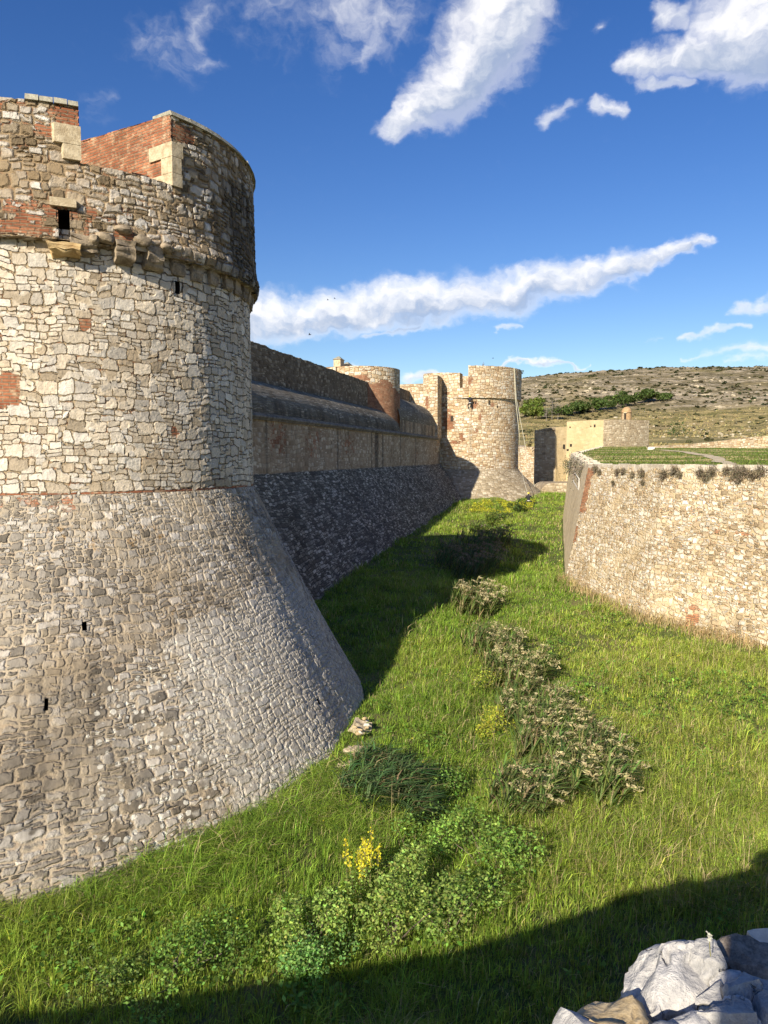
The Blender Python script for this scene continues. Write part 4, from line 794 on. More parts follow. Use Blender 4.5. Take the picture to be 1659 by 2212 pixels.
# ---- moat grass, one mass
def grass_batch(mb, n, x0, x1, y0, y1, hgt, wid, seed):
    rg = np.random.default_rng(seed); X = x0 + (x1 - x0) * rg.random(n); Y = y0 + (y1 - y0) * rg.random(n)
    ok = (side_of_scarp(X, Y) > .05) & (tower_out(X, Y) > -.25); s = X * NR[0] + Y * NR[1]; ok &= s > -13.45
    keep = (fbm(X * .9, Y * .9, 57) < .60) | (rg.random(n) < .45); X, Y = X[keep], Y[keep]; n = len(X); nt = n // 46; tx = x0 + (x1 - x0) * rg.random(nt); ty = y0 + (y1 - y0) * rg.random(nt); ti = rg.integers(0, nt, n); ta = rg.random(n) * 6.283; tr = wid * 13 * rg.random(n) ** .7; tuft = rg.random(n) < .55
    X = np.where(tuft, tx[ti] + tr * np.cos(ta), X); Y = np.where(tuft, ty[ti] + tr * np.sin(ta), Y); tsz = np.where(tuft, (.65 + .75 * rg.random(nt))[ti], .8); tcol = np.where(tuft, np.exp(rg.normal(0, .22, nt))[ti], 1.0)
    ok = (side_of_scarp(X, Y) > .05) & (tower_out(X, Y) > -.25); s = X * NR[0] + Y * NR[1]; ok &= s > -13.45
    X, Y, tuft, ta, tsz, tcol = X[ok], Y[ok], tuft[ok], ta[ok], tsz[ok], tcol[ok]; B = np.stack([X, Y, ground_z(X, Y) - .02], -1); ok = frame_mask(B, 140); B = B[ok]; X, Y, tuft, ta, tsz, tcol = X[ok], Y[ok], tuft[ok], ta[ok], tsz[ok], tcol[ok]; n = len(X)
    tall = sstep(.42, .62, fbm(X * .33, Y * .33, 51)); lush = np.clip(1 - tower_out(X, Y) / 3.2, 0, 1) * sstep(24, 17, Y); right = sstep(-1, 5, X - .18 * (Y - 14)) * sstep(40, 30, Y)
    h = hgt * (.55 + .8 * tall + .5 * lush) * (.7 + .3 * sstep(-.1, .9, tower_out(X, Y))) * np.exp(rg.normal(0, .3, n)) * tsz
    yel = np.clip(.15 + .55 * right * fbm(X * .5, Y * .5, 52) * 1.6 + .5 * sstep(.5, .66, fbm(X * .2 + 9, Y * .2, 53)), 0, 1)
    g1 = np.array([.205, .335, .045]); g2 = np.array([.34, .43, .07]); dr = np.array([.56, .46, .25])
    c = g1[None] * (1 - yel[:, None]) + g2[None] * yel[:, None]; c = c * tcol[:, None] * np.exp(rg.normal(0, .36, (n, 1))) * (1 + rg.normal(0, .08, (n, 3)))
    dry = rg.random(n) < (.035 + .08 * right + .3 * np.exp(-np.clip(side_of_scarp(X, Y), 0, 50) / .7) + .1 * tall); c[dry] = dr * np.exp(rg.normal(0, .25, (int(dry.sum()), 1)))
    head = rg.normal(.35, 1.1, n) + 1.2 * (fbm(X * .25, Y * .25, 54) - .5)
    head = np.where(tuft, ta + rg.normal(0, .4, n), head)
    blades(mb, B, h, wid * (.6 + .8 * rg.random(n)), head, np.clip(.45 + .6 * lush + rg.normal(0, .4, n) + .3 * tall, .02, 1.7), np.clip(c, .005, .9))
mb = MB()
grass_batch(mb, 330000, -13, 14, 9.5, 19, .30, .011, 1)
grass_batch(mb, 190000, -5, 20, 19, 30, .26, .013, 2)
grass_batch(mb, 160000, -6, 17, 30, 48, .25, .020, 3)
grass_batch(mb, 120000, -4, 24, 48, 99, .27, .038, 4)
rg = np.random.default_rng(15); n = 1900; k = rg.random(n); ii = np.minimum((k * 5).astype(int), 4) + 2; f = (k * 5) % 1; SB = np.array(SC_BASE); q = SB[ii] * (1 - f)[:, None] + SB[ii + 1] * f[:, None]; X = q[:, 0] - .05 - np.abs(rg.normal(0, .32, n)) * (.4 + 1.3 * fbm(q[:, 1] * .6, q[:, 0], 5)); Y = q[:, 1] - rg.normal(0, .2, n); blades(mb, np.stack([X, Y, ground_z(X, Y) - .02], -1), .3 + .35 * rg.random(n), np.full(n, .022), rg.normal(.5, 1.4, n), .3 + .7 * rg.random(n), jitter((.50, .40, .22), n, .25, .06))
tag(mb.build('grass', M['blade']), 'long green grass covering the moat floor', 'grass', kind='stuff')
mb = MB(); rg = np.random.default_rng(16); n = 60000; Y = 32 + 88 * rg.random(n); xe_ = np.interp(Y, [p[0] for p in edge_pts], [p[1] for p in edge_pts]); X = xe_ + .5 + (Y * .56 - xe_) * rg.random(n); ok = (X > xe_ + .4); X, Y = X[ok], Y[ok]; n = len(X); dn = fbm(X * .18, Y * .35, 33); dry = (dn > .52) & (rg.random(n) < .75); c = jitter((.14, .19, .04), n, .3, .1); c[dry] = jitter((.42, .36, .19), int(dry.sum()), .2, .05)
blades(mb, np.stack([X, Y, ter_z(X, Y) - .01], -1), .06 + .09 * rg.random(n), .03 + .05 * rg.random(n), rg.normal(.3, 1.2, n), .3 + .6 * rg.random(n), c); tag(mb.build('terrace_grass', M['blade']), 'short green and straw coloured turf of the raised terrace', 'grass', kind='stuff')
# broad-leaved weeds in the grass
mb = MB(); rg = np.random.default_rng(77)
for k in range(900):
    y = 11 + 26 * rg.random() ** 1.3; x = -9 + 24 * rg.random()
    if side_of_scarp(x, y) < .3 or tower_out(x, y) < .2: continue
    if fbm(np.array([x * .4]), np.array([y * .4]), 61)[0] < .5: continue
    n = 26; r = .12 + .3 * rg.random(); q = np.stack([x + rg.normal(0, r, n), y + rg.normal(0, r, n), 0 * np.ones(n)], -1); q[:, 2] = ground_z(q[:, 0], q[:, 1]) + .08 + .22 * rg.random(n)
    leaves(mb, q, .07 + .08 * rg.random(n), jitter((.15, .27, .045), n, .28, .1), updir=1.2)
tag(mb.build('weeds', M['leaf']), 'low broad leaved weeds scattered through the grass', 'weeds', kind='stuff')
# yellow flowers in the far grass and specks nearer
mb = MB(); n = 5200; X = 9.5 + 6.5 * rg.random(n) + 0; Y = 76 + 11 * rg.random(n); X = X + .25 * (Y - 80); ok = fbm(X * .5, Y * .3, 71) > .42; X, Y = X[ok], Y[ok]
leaves(mb, np.stack([X, Y, ground_z(X, Y) + .25 + .25 * rg.random(len(X))], -1), (.08 + .09 * rg.random(len(X))), jitter((.50, .50, .045), len(X), .25, .06), aspect=.8, updir=1)
n = 500; Y = 12 + 30 * rg.random(n); X = -3 + .2 * (Y - 12) + 13 * rg.random(n); ok = (side_of_scarp(X, Y) > .5) & (tower_out(X, Y) > .5) & (fbm(X * .6, Y * .6, 72) > .5); X, Y = X[ok], Y[ok]
leaves(mb, np.stack([X, Y, ground_z(X, Y) + .25 + .2 * rg.random(len(X))], -1), .03 + .03 * rg.random(len(X)), jitter((.62, .55, .05), len(X), .1, .05), aspect=.9, updir=1)
tag(mb.build('wildflowers', M['leaf']), 'yellow wildflowers dotted through the moat grass', 'flowers', kind='stuff')

# ---- reeds and bushes, placed on the moat floor
G = at_ground
reed(G(1005, 1240), 2.2, 1.7, 120, 'shaded grey reed bed inside the tower shadow', True, True, seed=1, pl=(.30, .25, .2))  # tower shade also put into the plume and leaf colours
reed(G(1040, 1190), 2.0, 1.5, 80, 'dim reed bed at the far rim of the tower shadow', True, True, seed=12, pl=(.30, .25, .2))  # colours dulled for the tower shade here too
reed(G(1020, 1325), 1.2, 1.35, 90, 'sunlit pale plumed reeds just outside the tower shadow', True, seed=2, pl=(.64, .57, .36))
reed(G(1055, 1420), 1.1, 1.15, 70, 'reed clump with tan plumes, third in the line from the shadow', .7, seed=3)
reed(G(1105, 1490), 1.15, 1.15, 80, 'reed clump in the middle of the moat beside the upper yellow green plant', .8, seed=4)
reed(G(1140, 1570), 1.1, 1.1, 80, 'reed clump right of the lower yellow green plant', .7, seed=5)
reed(G(1195, 1640), 1.2, 1.15, 100, 'broad plumed reed clump at the widest part of the line', .7, seed=6)
reed(G(1245, 1710), 1.0, 1.1, 80, 'nearest and rightmost reed clump with drooping plumes', .8, seed=7)
reed(G(1120, 1760), .8, .9, 40, 'low ragged reed clump among brambles at the near end of the line', True, seed=8)
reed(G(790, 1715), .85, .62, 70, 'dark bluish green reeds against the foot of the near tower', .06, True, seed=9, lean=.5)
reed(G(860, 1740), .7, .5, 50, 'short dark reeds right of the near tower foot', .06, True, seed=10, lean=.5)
bush('bramble_bush', G(1050, 1880), .95, .9, 2800, .07, (.14, .23, .045), 'dense bramble below the reeds at the centre of the moat', seed=1, group='leafy shrubs in the near moat')
bush('bramble_bush', G(850, 2035), .88, 1.25, 4200, .065, (.20, .28, .065), 'large light green shrub beside the yellow flower spike', seed=2, group='leafy shrubs in the near moat')
bush('bramble_bush', G(680, 2025), .7, .95, 2400, .06, (.21, .30, .07), 'rounded pale shrub left of the dark gap', seed=3, group='leafy shrubs in the near moat')
bush('bramble_bush', G(655, 2105), .62, .55, 1500, .06, (.15, .28, .08), 'small blue green leafy shrub touching the shadow line', seed=4, group='leafy shrubs in the near moat')
bush('bramble_bush', G(385, 2110), .95, .55, 1700, .06, (.13, .23, .045), 'spreading bramble at the shadow edge in the left foreground', seed=5, group='leafy shrubs in the near moat')
bush('bramble_bush', G(235, 2125), .7, .45, 1000, .06, (.13, .20, .045), 'leftmost low bramble at the shadow edge', seed=6, group='leafy shrubs in the near moat')
bush('bramble_bush', G(940, 1850), .75, .7, 1500, .065, (.13, .22, .045), 'dark leafed bramble behind the large shrub', seed=7, group='leafy shrubs in the near moat')
bush('bramble_bush', G(960, 2020), .6, 1.0, 1900, .065, (.15, .225, .05), 'shrub on the right flank of the large light green one', seed=8, group='leafy shrubs in the near moat')
bush('bramble_bush', G(930, 1700), .9, .5, 1100, .07, (.12, .21, .045), 'low scrub between the tower foot and the reed line', seed=9, group='leafy shrubs in the near moat')
ysp = G(785, 1930); yo = thing('yellow_spike', tuple(ysp), 'plant with bright yellow flower spikes in the near moat', 'flowering plant'); rg = np.random.default_rng(11); mb = MB(); mf = MB(); ms = MB()
for k in range(16):
    b0 = ysp + np.array([rg.normal(0, .16), rg.normal(0, .16), 0]); tp_ = b0 + np.array([rg.normal(0.02, .1), rg.normal(0, .1), .75 + .5 * rg.random()]); ms.tube([b0, tp_], [.008, .004], seg=4, cap=False)
    u = rg.random(34); q = b0 + (tp_ - b0) * (.55 + .45 * u)[:, None] + rg.normal(0, .03, (34, 3)); leaves(mf, q, .035 + .03 * rg.random(34), jitter((.74, .68, .05), 34, .12, .04), aspect=.9)
    u = rg.random(40); q = b0 + (tp_ - b0) * (u * .7)[:, None] + rg.normal(0, .07, (40, 3)); leaves(mb, q, .05 + .03 * rg.random(40), jitter((.13, .21, .04), 40, .2, .08), aspect=.35)
ms.build('stem', M['stem'], yo); mb.build('foliage', M['leaf'], yo); tag(mf.build('blossom', M['leaf'], yo), kind='stuff')
bush('broom_plant', G(1065, 1600), .55, .95, 1100, .08, (.36, .38, .05), 'lower yellow green plant left of the reeds', 'plant', seed=12, lobes=8, aspect=.3)
bush('broom_plant', G(1020, 1490), .7, .6, 800, .08, (.28, .32, .05), 'upper yellow green plant left of the reeds', 'plant', seed=13, lobes=8, aspect=.3)
bush('bramble_bush', G(1068, 1150), 1.1, 1.6, 900, .2, (.12, .17, .035), 'leafy yellow green bush in the sunlit far moat', seed=14)
bush('bramble_bush', G(1030, 1150), 1.0, .8, 500, .2, (.11, .15, .035), 'lower bush left of the yellow green one', seed=15)
bush('bramble_bush', G(1118, 1108), .9, 1.1, 700, .18, (.045, .075, .022), 'dark round bush near the foot of the far tower', seed=16)
bush('bramble_bush', G(1085, 1125), 1.3, .6, 500, .2, (.07, .09, .035), 'dull scrubby bush left of the dark round one', seed=17)
# ---- dry tufts growing out of the retaining wall
def wallpt(x_along, v):
    u = x_along
    for i in range(2, len(SC_BASE) - 1):
        L = tot[i]
        if u <= L or i == len(SC_BASE) - 2:
            k = u / L; b = np.array(SC_BASE[i]) * (1 - k) + np.array(SC_BASE[i + 1]) * k; tp = np.array(SC_TOP[i]) * (1 - k) + np.array(SC_TOP[i + 1]) * k
            z0 = float(ground_z(*b)); z1 = 8.0; kk = (v - z0) / (z1 - z0); p = b * (1 - kk) + tp * kk; return np.array([p[0], p[1], v])
        u -= L
wn = ['tuft nearest the brick corner', 'tuft next to the corner one', 'thin tuft below the capping', 'tuft under a pale stone', 'broad tuft mid wall', 'twin tuft left part', 'twin tuft right part', 'hanging tuft', 'largest dark tuft', 'ragged tuft', 'grey tuft by the picture edge', 'low tuft']
k_ = 0
for (px, py), s_ in zip(((1290, 1012), (1300, 1020), (1338, 1020), (1352, 1018), (1372, 1026), (1392, 1022), (1440, 1024), (1462, 1017), (1472, 1026), (1518, 1022), (1532, 1030), (1545, 1020), (1572, 1018), (1592, 1022), (1610, 1020), (1628, 1026), (1648, 1020), (1600, 1036), (1395, 1042), (1334, 1043)), (.3, .22, .28, .25, .25, .38, .42, .4, .25, .38, .35, .42, .3, .45, .42, .35, .45, .3, .18, .16)):
    # distance along the wall from its image column
    best = min(np.arange(.2, 18, .1), key=lambda u: abs(project(wallpt(u, 7.8))[0] - px)); q = wallpt(best, 7.8); v = EYE + (q[2] - EYE) * (py - HOR) / max(project(q)[1] - HOR, 1); q = wallpt(best, v) + np.array([-.08, -.03, 0])
    o = thing('wall_tuft', tuple(q), 'dry grey brown plant tuft rooted near the top of the right wall', 'plant', 'dry tufts on the right wall')
    rg = np.random.default_rng(500 + k_); n = 170; d = rg.normal(0, 1, (n, 3)); d[:, 0] = -np.abs(d[:, 0]) * .8; d[:, 2] += .15; d /= np.linalg.norm(d, axis=1)[:, None]
    mb = MB(); b_ = q + rg.normal(0, .07 * s_ / .3, (n, 3)); tip = b_ + d * (s_ * (.3 + .6 * rg.random(n)))[:, None]; w = np.cross(d, rg.normal(0, 1, (n, 3))); w /= np.linalg.norm(w, axis=1)[:, None]
    V = np.stack([b_ - w * .012, b_ + w * .012, tip + w * .006, tip - w * .006], 1).reshape(-1, 3); kk = np.arange(n)[:, None] * 4; mb.add(V, quads=kk + np.array([[0, 1, 2, 3]]), col=np.repeat(jitter((.20, .17, .12), n, .35, .06), 4, 0), smooth=False); mb.build('twigs', M['dry'], o); k_ += 1
# grey growth over the corner's far side
for px, py, Y, s_, lab in ((1247, 1000, 58, .9, 'big grey brush hanging over the left face of the right wall'), (1262, 1008, 50, .8, 'grey brush beside the brick corner top'), (1236, 992, 68, .7, 'dark leafy brush at the far end of the wall top')):
    x_ = np.interp(Y, [44.5, 72], [12.2, 18.0]) - .25; q = np.array([x_, Y, 7.6]); o = thing('wall_brush', tuple(q), lab, 'plant'); rg = np.random.default_rng(int(px)); n = 420; pos = q + rg.normal(0, 1, (n, 3)) * np.array([.22, 1.6, .55]) * s_
    mb = MB(); leaves(mb, pos, .12 + .16 * rg.random(n), jitter((.19, .17, .13) if px != 1236 else (.08, .09, .05), n, .25, .06), aspect=.35); mb.build('foliage', M['dry'], o)
# drain frame on the shaded side of the corner
fr = MB(); fp = [np.array([np.interp(Y, [44.5, 72], [12.2, 18.0]) - .32, Y, z]) for Y, z in ((49, 6.25), (49, 7.0), (57, 7.3), (57.6, 7.15), (57.6, 6.55), (49, 6.25))]
fr.tube(fp, .035, seg=6); tag(fr.build('metal_frame', M['metal']), 'pale metal frame fixed high on the left face of the right wall', 'frame')

# ------------------------------------------------------------------ ruin at the near tower foot
ru = thing('broken_masonry', tuple(G(770, 1610)), 'pale broken lump of masonry against the foot of the near tower', 'ruin')
def rock(name, c, e, mat, parent=None, seed=0, rot=0, npts=22, cuts=2, amp=.06, tilt=0.0):
    rg = np.random.default_rng(seed); bm = bmesh.new(); e = np.array(e) / 2
    for k in range(npts):
        d = rg.normal(0, 1, 3); d /= np.abs(d).max() ** .6 * np.linalg.norm(d) ** .4; bm.verts.new(d * e * (.85 + .2 * rg.random()))
    res = bmesh.ops.convex_hull(bm, input=bm.verts); bmesh.ops.delete(bm, geom=[g for g in res['geom_interior'] if isinstance(g, bmesh.types.BMVert)], context='VERTS')
    bmesh.ops.triangulate(bm, faces=bm.faces); bmesh.ops.subdivide_edges(bm, edges=bm.edges, cuts=cuts, use_grid_fill=True); bmesh.ops.smooth_vert(bm, verts=bm.verts, factor=.2, use_axis_x=True, use_axis_y=True, use_axis_z=True)
    s_ = float(e.min()); off = Vector((seed * 3.7, 1.3, 2.1))
    for v in bm.verts:
        q = v.co / s_; v.co += mnoise.noise_vector(q * 1.1 + off) * amp * s_ * 1.6 + mnoise.noise_vector(q * 3.3 + off) * amp * s_ * .7 + mnoise.noise_vector(q * 8 + off) * amp * s_ * .35 + mnoise.noise_vector(q * 19 + off) * amp * s_ * .14
        rg_ = abs(mnoise.noise(Vector((q.x * .5 + q.y * .9, q.y * .3, q.z * .4)) * 2.0 + off)); v.co -= v.normal * max(0, .10 - rg_) * 1.2 * s_ * min(1, amp / .06)
    bmesh.ops.recalc_face_normals(bm, faces=bm.faces)
    me = bpy.data.meshes.new(name); bm.to_mesh(me); bm.free(); me.materials.append(mat); me.polygons.foreach_set('use_smooth', [True] * len(me.polygons)); me.set_sharp_from_angle(angle=R(52))
    o = bpy.data.objects.new(name, me); COL.objects.link(o); o.location = c; o.rotation_euler = (tilt, tilt * .5, rot)
    if parent: o.parent = parent; o.matrix_parent_inverse = Matrix.Translation(parent.location).inverted()
    return o
M['ruinst'] = simple('pale_ruin_mortar', (.36, .29, .19), (.58, .50, .36), 7, 1.0, dist=.06)
for k, (px, py, zz, e) in enumerate(((776, 1580, .28, (.8, .6, .75)), (764, 1628, .12, (.6, .5, .5)), (748, 1662, .12, (.7, .6, .5)), (734, 1692, .05, (.5, .5, .35)), (792, 1560, .1, (.6, .5, .35)))):
    p = at_z(px, py, zz); rock('block', tuple(p), e, M['ruinst'], ru, seed=20 + k, amp=.17, cuts=4, npts=30)
rg = np.random.default_rng(4)
for k in range(16):
    p = at_z(764 + 30 * rg.random(), 1545 + 40 * rg.random(), .62 - .025 * k); rock('cobble', tuple(p), (.14 + .08 * rg.random(), .15, .12), M['limetan' if k % 3 else 'limewhite'], ru, seed=40 + k, cuts=2, npts=14)
p = G(938, 1130); rock('fallen_stone', (p[0], p[1], p[2] + .05), (1.5, 1.0, .35), M['limegrey'], None, seed=61); tag(bpy.data.objects['fallen_stone'], 'flat pale stone lying at the foot of the shaded sloping wall', 'stone')
p = np.array([33.2, 92.5]); rock('fallen_stone', (p[0], p[1], float(ter_z(*p)) + .15), (1.3, .6, .6), M['limewhite'], None, seed=62); tag(bpy.data.objects['fallen_stone.001'], 'single white stone lying on the terrace grass by the path', 'stone')

for k, (a_, z_, w_, h_) in enumerate(RIM):
    p = ring(UR + .02, z_, R(a_)); o_ = rock('rim_stone', tuple(p), (.45, w_, h_), M['corbel'], tw, seed=70 + k, rot=R(a_), amp=.07, cuts=2)
# ------------------------------------------------------------------ foreground parapet under the camera
PE = [(-14, -2.75), (-11.1, -2.3), (-8.5, -1.8), (-6.1, -1.15), (-3.0, .2), (.39, 1.50), (.97, 1.83), (6, 4.4), (20, 11.5)]
fp = thing('bridge_parapet', (0, 1.4, 7), 'broken rubble parapet top at the bottom right corner right under the viewer', 'wall')
mb = MB(); u = 0
for (p, q) in zip(PE[:-1], PE[1:]):
    p = np.array(p); q = np.array(q); dr = (q - p) / np.linalg.norm(q - p); nb = np.array([dr[1], -dr[0]]) * .62; p = p + nb * .2; q = q + nb * .2       # towards the viewer
    P0 = [*p, -1]; P1 = [*q, -1]; 
    facegrid([*q, -1], [*p, -1], [*p, 7.2], [*q, 7.2], mb, .4, uo=-u); mb.poly([[*p, 7.08], [*(p + nb), 7.08], [*(q + nb), 7.08], [*q, 7.08]], mat=1); mb.poly([[*(p + nb), -1], [*(q + nb), -1], [*(q + nb), 7.08], [*(p + nb), 7.08]], mat=1); u += np.linalg.norm(q - p)
mb.build('wall_core', [M['brownst'], M['mortar']], fp)
def cs(px, py, zz, e, mat, seed, rot=0.0, amp=.06, cuts=4, tilt=0.0, npts=20):
    p = at_z(px, py, zz); rock('coping_stone', tuple(p), e, M[mat], fp, seed=seed, rot=rot, amp=amp, cuts=cuts, tilt=tilt, npts=npts)
cs(1465, 2150, 7.135, (.34, .30, .25), 'limegrey', 3, .45, .11, 7, npts=18)
cs(1330, 2250, 7.13, (.26, .22, .15), 'limetan', 5, .4, .16, 6)
cs(1250, 2245, 7.14, (.17, .16, .14), 'limegrey', 9, .3)
cs(1525, 2100, 7.2, (.12, .11, .16), 'limeshade', 11, .2)
cs(1632, 2110, 7.16, (.2, .19, .18), 'limebrown', 13, .5, .07, 5)
cs(1672, 2045, 7.22, (.10, .14, .22), 'limewhite', 17, .4)
for k, (x, y) in enumerate(((1570, 2135), (1600, 2160), (1580, 2195), (1640, 2190), (1620, 2215), (1560, 2225), (1655, 2160), (1540, 2170), (1500, 2240), (1440, 2260))):
    cs(x, y, 7.2, (.10 + .03 * (k % 3), .10, .09 + .02 * (k % 2)), 'limeshade' if k % 4 else 'limegrey', 30 + k, k * .7, .08, 3, npts=14)
# further coping out of frame on both sides
for k in range(26):
    s_ = k / 25; p = np.array(PE[4]) * (1 - s_) + np.array(PE[5]) * s_ if k < 14 else np.array(PE[6]) * (1 - (k - 13) / 12) + np.array(PE[7]) * (k - 13) / 12
    if -.2 < p[0] < 1.4: continue
    rock('coping_stone', (p[0] + .05, p[1] - .15, 7.2), (.3, .28, .2), M['limegrey' if k % 3 else 'limetan'], fp, seed=90 + k, rot=.4, cuts=1)
fl = thing('dried_flower', tuple(at_z(1535, 2068, 7.33)), 'tiny dried white flower sprig between the parapet stones', 'plant')
q = at_z(1535, 2066, 7.30); mb = MB(); mb.tube([q, q + np.array([-.003, 0, .025]), q + np.array([-.004, .0, .05])], .0012, seg=5); mb.build('stem', M['stem'], fl)
mb = MB(); leaves(mb, q + np.array([-.004, 0, .05]) + RNG.normal(0, .0045, (14, 3)), np.full(14, .012), jitter((.75, .73, .66), 14, .05, .02)); mb.build('petals', M['leaf'], fl)
blk = MB(); blk.box((0.0, -1.0, 7.58), (1.05, .5, 2.4), R(8)); blocker = blk.build('shadow_blocker', M['body'])  # unseen block added behind the viewer to shade the foreground stones
tag(blocker, 'added unseen pier standing behind the bridge parapet', 'blocker')
bd = MB(); dk_ = [(p[0] + .3, p[1] - .6) for p in PE]
for p, q in zip(dk_[:-1], dk_[1:]): bd.poly([[p[0], -14, 6.75], [q[0], -14, 6.75], [*q, 6.75], [*p, 6.75]])
tag(bd.build('bridge_deck', M['dirt']), kind='structure')

# ------------------------------------------------------------------ rope workers
def person(joints, edges, rad, label, loc, name='person'):
    o = thing(name, loc, label, 'person'); me = bpy.data.meshes.new('body'); me.from_pydata([tuple(np.array(loc) + np.array(j)) for j in joints], edges, []); ob = bpy.data.objects.new('body', me); COL.objects.link(ob); ob.parent = o; ob.matrix_parent_inverse = Matrix.Translation(o.location).inverted()
    sk = ob.modifiers.new('skin', 'SKIN'); lay = me.skin_vertices[0] if me.skin_vertices else None
    if lay is None:
        bm = bmesh.new(); bm.from_mesh(me); bm.verts.layers.skin.verify(); bm.to_mesh(me); bm.free(); lay = me.skin_vertices[0]
    for i, r in enumerate(rad): lay.data[i].radius = (r, r); lay.data[i].use_root = (i == 0)
    ss_ = ob.modifiers.new('sub', 'SUBSURF'); ss_.levels = 1; ss_.render_levels = 1; me.materials.append(M['cloth']); return o
def figure(loc, J, label):
    # J: pelvis, chest, neck, head, then per side shoulder, elbow, wrist, hip, knee, ankle, toe
    names = ['pelvis', 'chest', 'neck', 'head', 'crown', 'shl', 'ell', 'wrl', 'shr', 'elr', 'wrr', 'hpl', 'knl', 'anl', 'tol', 'hpr', 'knr', 'anr', 'tor']
    pts = [J[n] for n in names]; rad = [.15, .16, .065, .10, .07, .08, .055, .04, .08, .055, .04, .10, .075, .05, .045, .10, .075, .05, .045]
    E = [(0, 1), (1, 2), (2, 3), (3, 4), (1, 5), (5, 6), (6, 7), (1, 8), (8, 9), (9, 10), (0, 11), (11, 12), (12, 13), (13, 14), (0, 15), (15, 16), (16, 17), (17, 18)]
    for w, e in ((7, 6), (10, 9)):     # palm, four fingers and a thumb
        d = np.array(pts[w]) - np.array(pts[e]); d /= np.linalg.norm(d); s = np.cross(d, [0, 1, 0]); s /= np.linalg.norm(s); pts.append(tuple(np.array(pts[w]) + d * .07)); rad.append(.035); E.append((w, len(pts) - 1)); pm = len(pts) - 1
        for q, ln in ((-.03, .07), (-.01, .085), (.01, .08), (.03, .06)): pts.append(tuple(np.array(pts[pm]) + d * ln + s * q + np.array([0, .02, 0]))); rad.append(.009); E.append((pm, len(pts) - 1))
        pts.append(tuple(np.array(pts[w]) + d * .05 + s * .07)); rad.append(.01); E.append((w, len(pts) - 1))
    o = person(pts, E, rad, label, loc)
    hd = np.array(loc) + np.array(J['head']); mb = MB(); an = np.linspace(-math.pi, math.pi, 17); P = np.array([[hd + np.array([.135 * math.cos(e) * math.cos(a), .15 * math.cos(e) * math.sin(a), .03 + .13 * math.sin(e)]) for a in an] for e in np.linspace(-.1, 1.5, 7)]); mb.grid(P); mb.build('helmet', M['helmet'], o)
    pv = np.array(loc) + np.array(J['pelvis']); mb = MB(); P = np.array([[pv + np.array([.18 * math.cos(a), .18 * math.sin(a), z]) for a in an] for z in (-.03, .05)]); mb.grid(P); mb.build('harness', M['harness'], o)
    return o
yfront = lambda px, r=FR: None
def on_far(px, z, r):
    # point of the far tower's skin in an image column
    u = (px - CX) / F; a = 1 + u * u; b = -2 * (u * FC[0] + FC[1]); c = FC[0] ** 2 + FC[1] ** 2 - r * r; Y = (-b - math.sqrt(max(0, b * b - 4 * a * c))) / (2 * a); return np.array([u * Y, Y, z])
q = on_far(1013, 15.0, FR); q = q + np.array([-.05, -.62, 0])
J = dict(pelvis=(0, 0, .1), chest=(-.02, -.12, .5), neck=(-.02, -.1, .70), head=(-.02, -.05, .84), crown=(-.02, -.04, .95), shl=(-.19, -.1, .6), ell=(-.25, .12, .42), wrl=(-.15, .38, .5), shr=(.19, -.1, .6), elr=(.27, .1, .45), wrr=(.2, .36, .6), hpl=(-.11, .02, 0), knl=(-.2, .25, -.25), anl=(-.1, .30, -.62), tol=(-.12, .44, -.66), hpr=(.11, .02, 0), knr=(.24, .25, -.2), anr=(.32, .32, -.55), tor=(.34, .46, -.6))
figure(tuple(q), J, 'rope worker in dark clothes and yellow helmet hanging on the far tower under its overhang')
q2 = G(1148, 1092); q2 = np.array([q2[0] - .3, q2[1] + .1, q2[2] + .55])
J2 = dict(pelvis=(0, 0, 0), chest=(-.05, -.05, .42), neck=(-.05, -.02, .62), head=(-.03, .02, .78), crown=(-.03, .03, .89), shl=(-.24, -.03, .52), ell=(-.34, .08, .28), wrl=(-.2, .28, .25), shr=(.16, -.03, .52), elr=(.33, .05, .35), wrr=(.45, .22, .3), hpl=(-.13, .02, -.05), knl=(-.32, .2, -.12), anl=(-.3, .0, -.5), tol=(-.32, -.13, -.54), hpr=(.13, .02, -.05), knr=(.5, .1, -.1), anr=(.62, .0, -.5), tor=(.68, -.12, -.54))
figure(tuple(q2), J2, 'crouching rope worker in dark clothes and yellow helmet at the foot of the far tower')
def rope(name, pts, label):
    mb = MB(); mb.tube(pts, .03, seg=5); tag(mb.build(name, M['ropem']), label, 'rope')
tp = on_far(1107, 19.7, FR + .35); kn = on_far(1111, 15.8, FR + .45); cl = on_far(1119.0, 7.0, FR + .05)
rope('climbing_rope', [tp, kn, (kn + cl) / 2 + np.array([.25, -.3, 0]), cl + np.array([.2, -.5, 0]), np.array([q2[0] + 0.1, q2[1] + 1.2, 4.2])], 'long pale rope hanging down the right edge of the far tower to the ground')
tp = on_far(1108.5, 19.7, FR + .35); kn = on_far(1113, 15.8, FR + .5)
rope('climbing_rope', [tp, kn, np.array([kn[0] + 1.2, kn[1] - 1.0, 9]), np.array([kn[0] + 2.2, kn[1] - 1.5, 4.6])], 'slacker second rope slanting out past the flared base of the far tower')
q = on_far(1013, 15.8, FR + .05); rope('climbing_rope', [q + np.array([0, -.1, 1.2]), q + np.array([-.05, -.5, -.2]), q + np.array([-.05, -.4, -6])], 'rope holding the hanging worker on the lit face of the far tower')
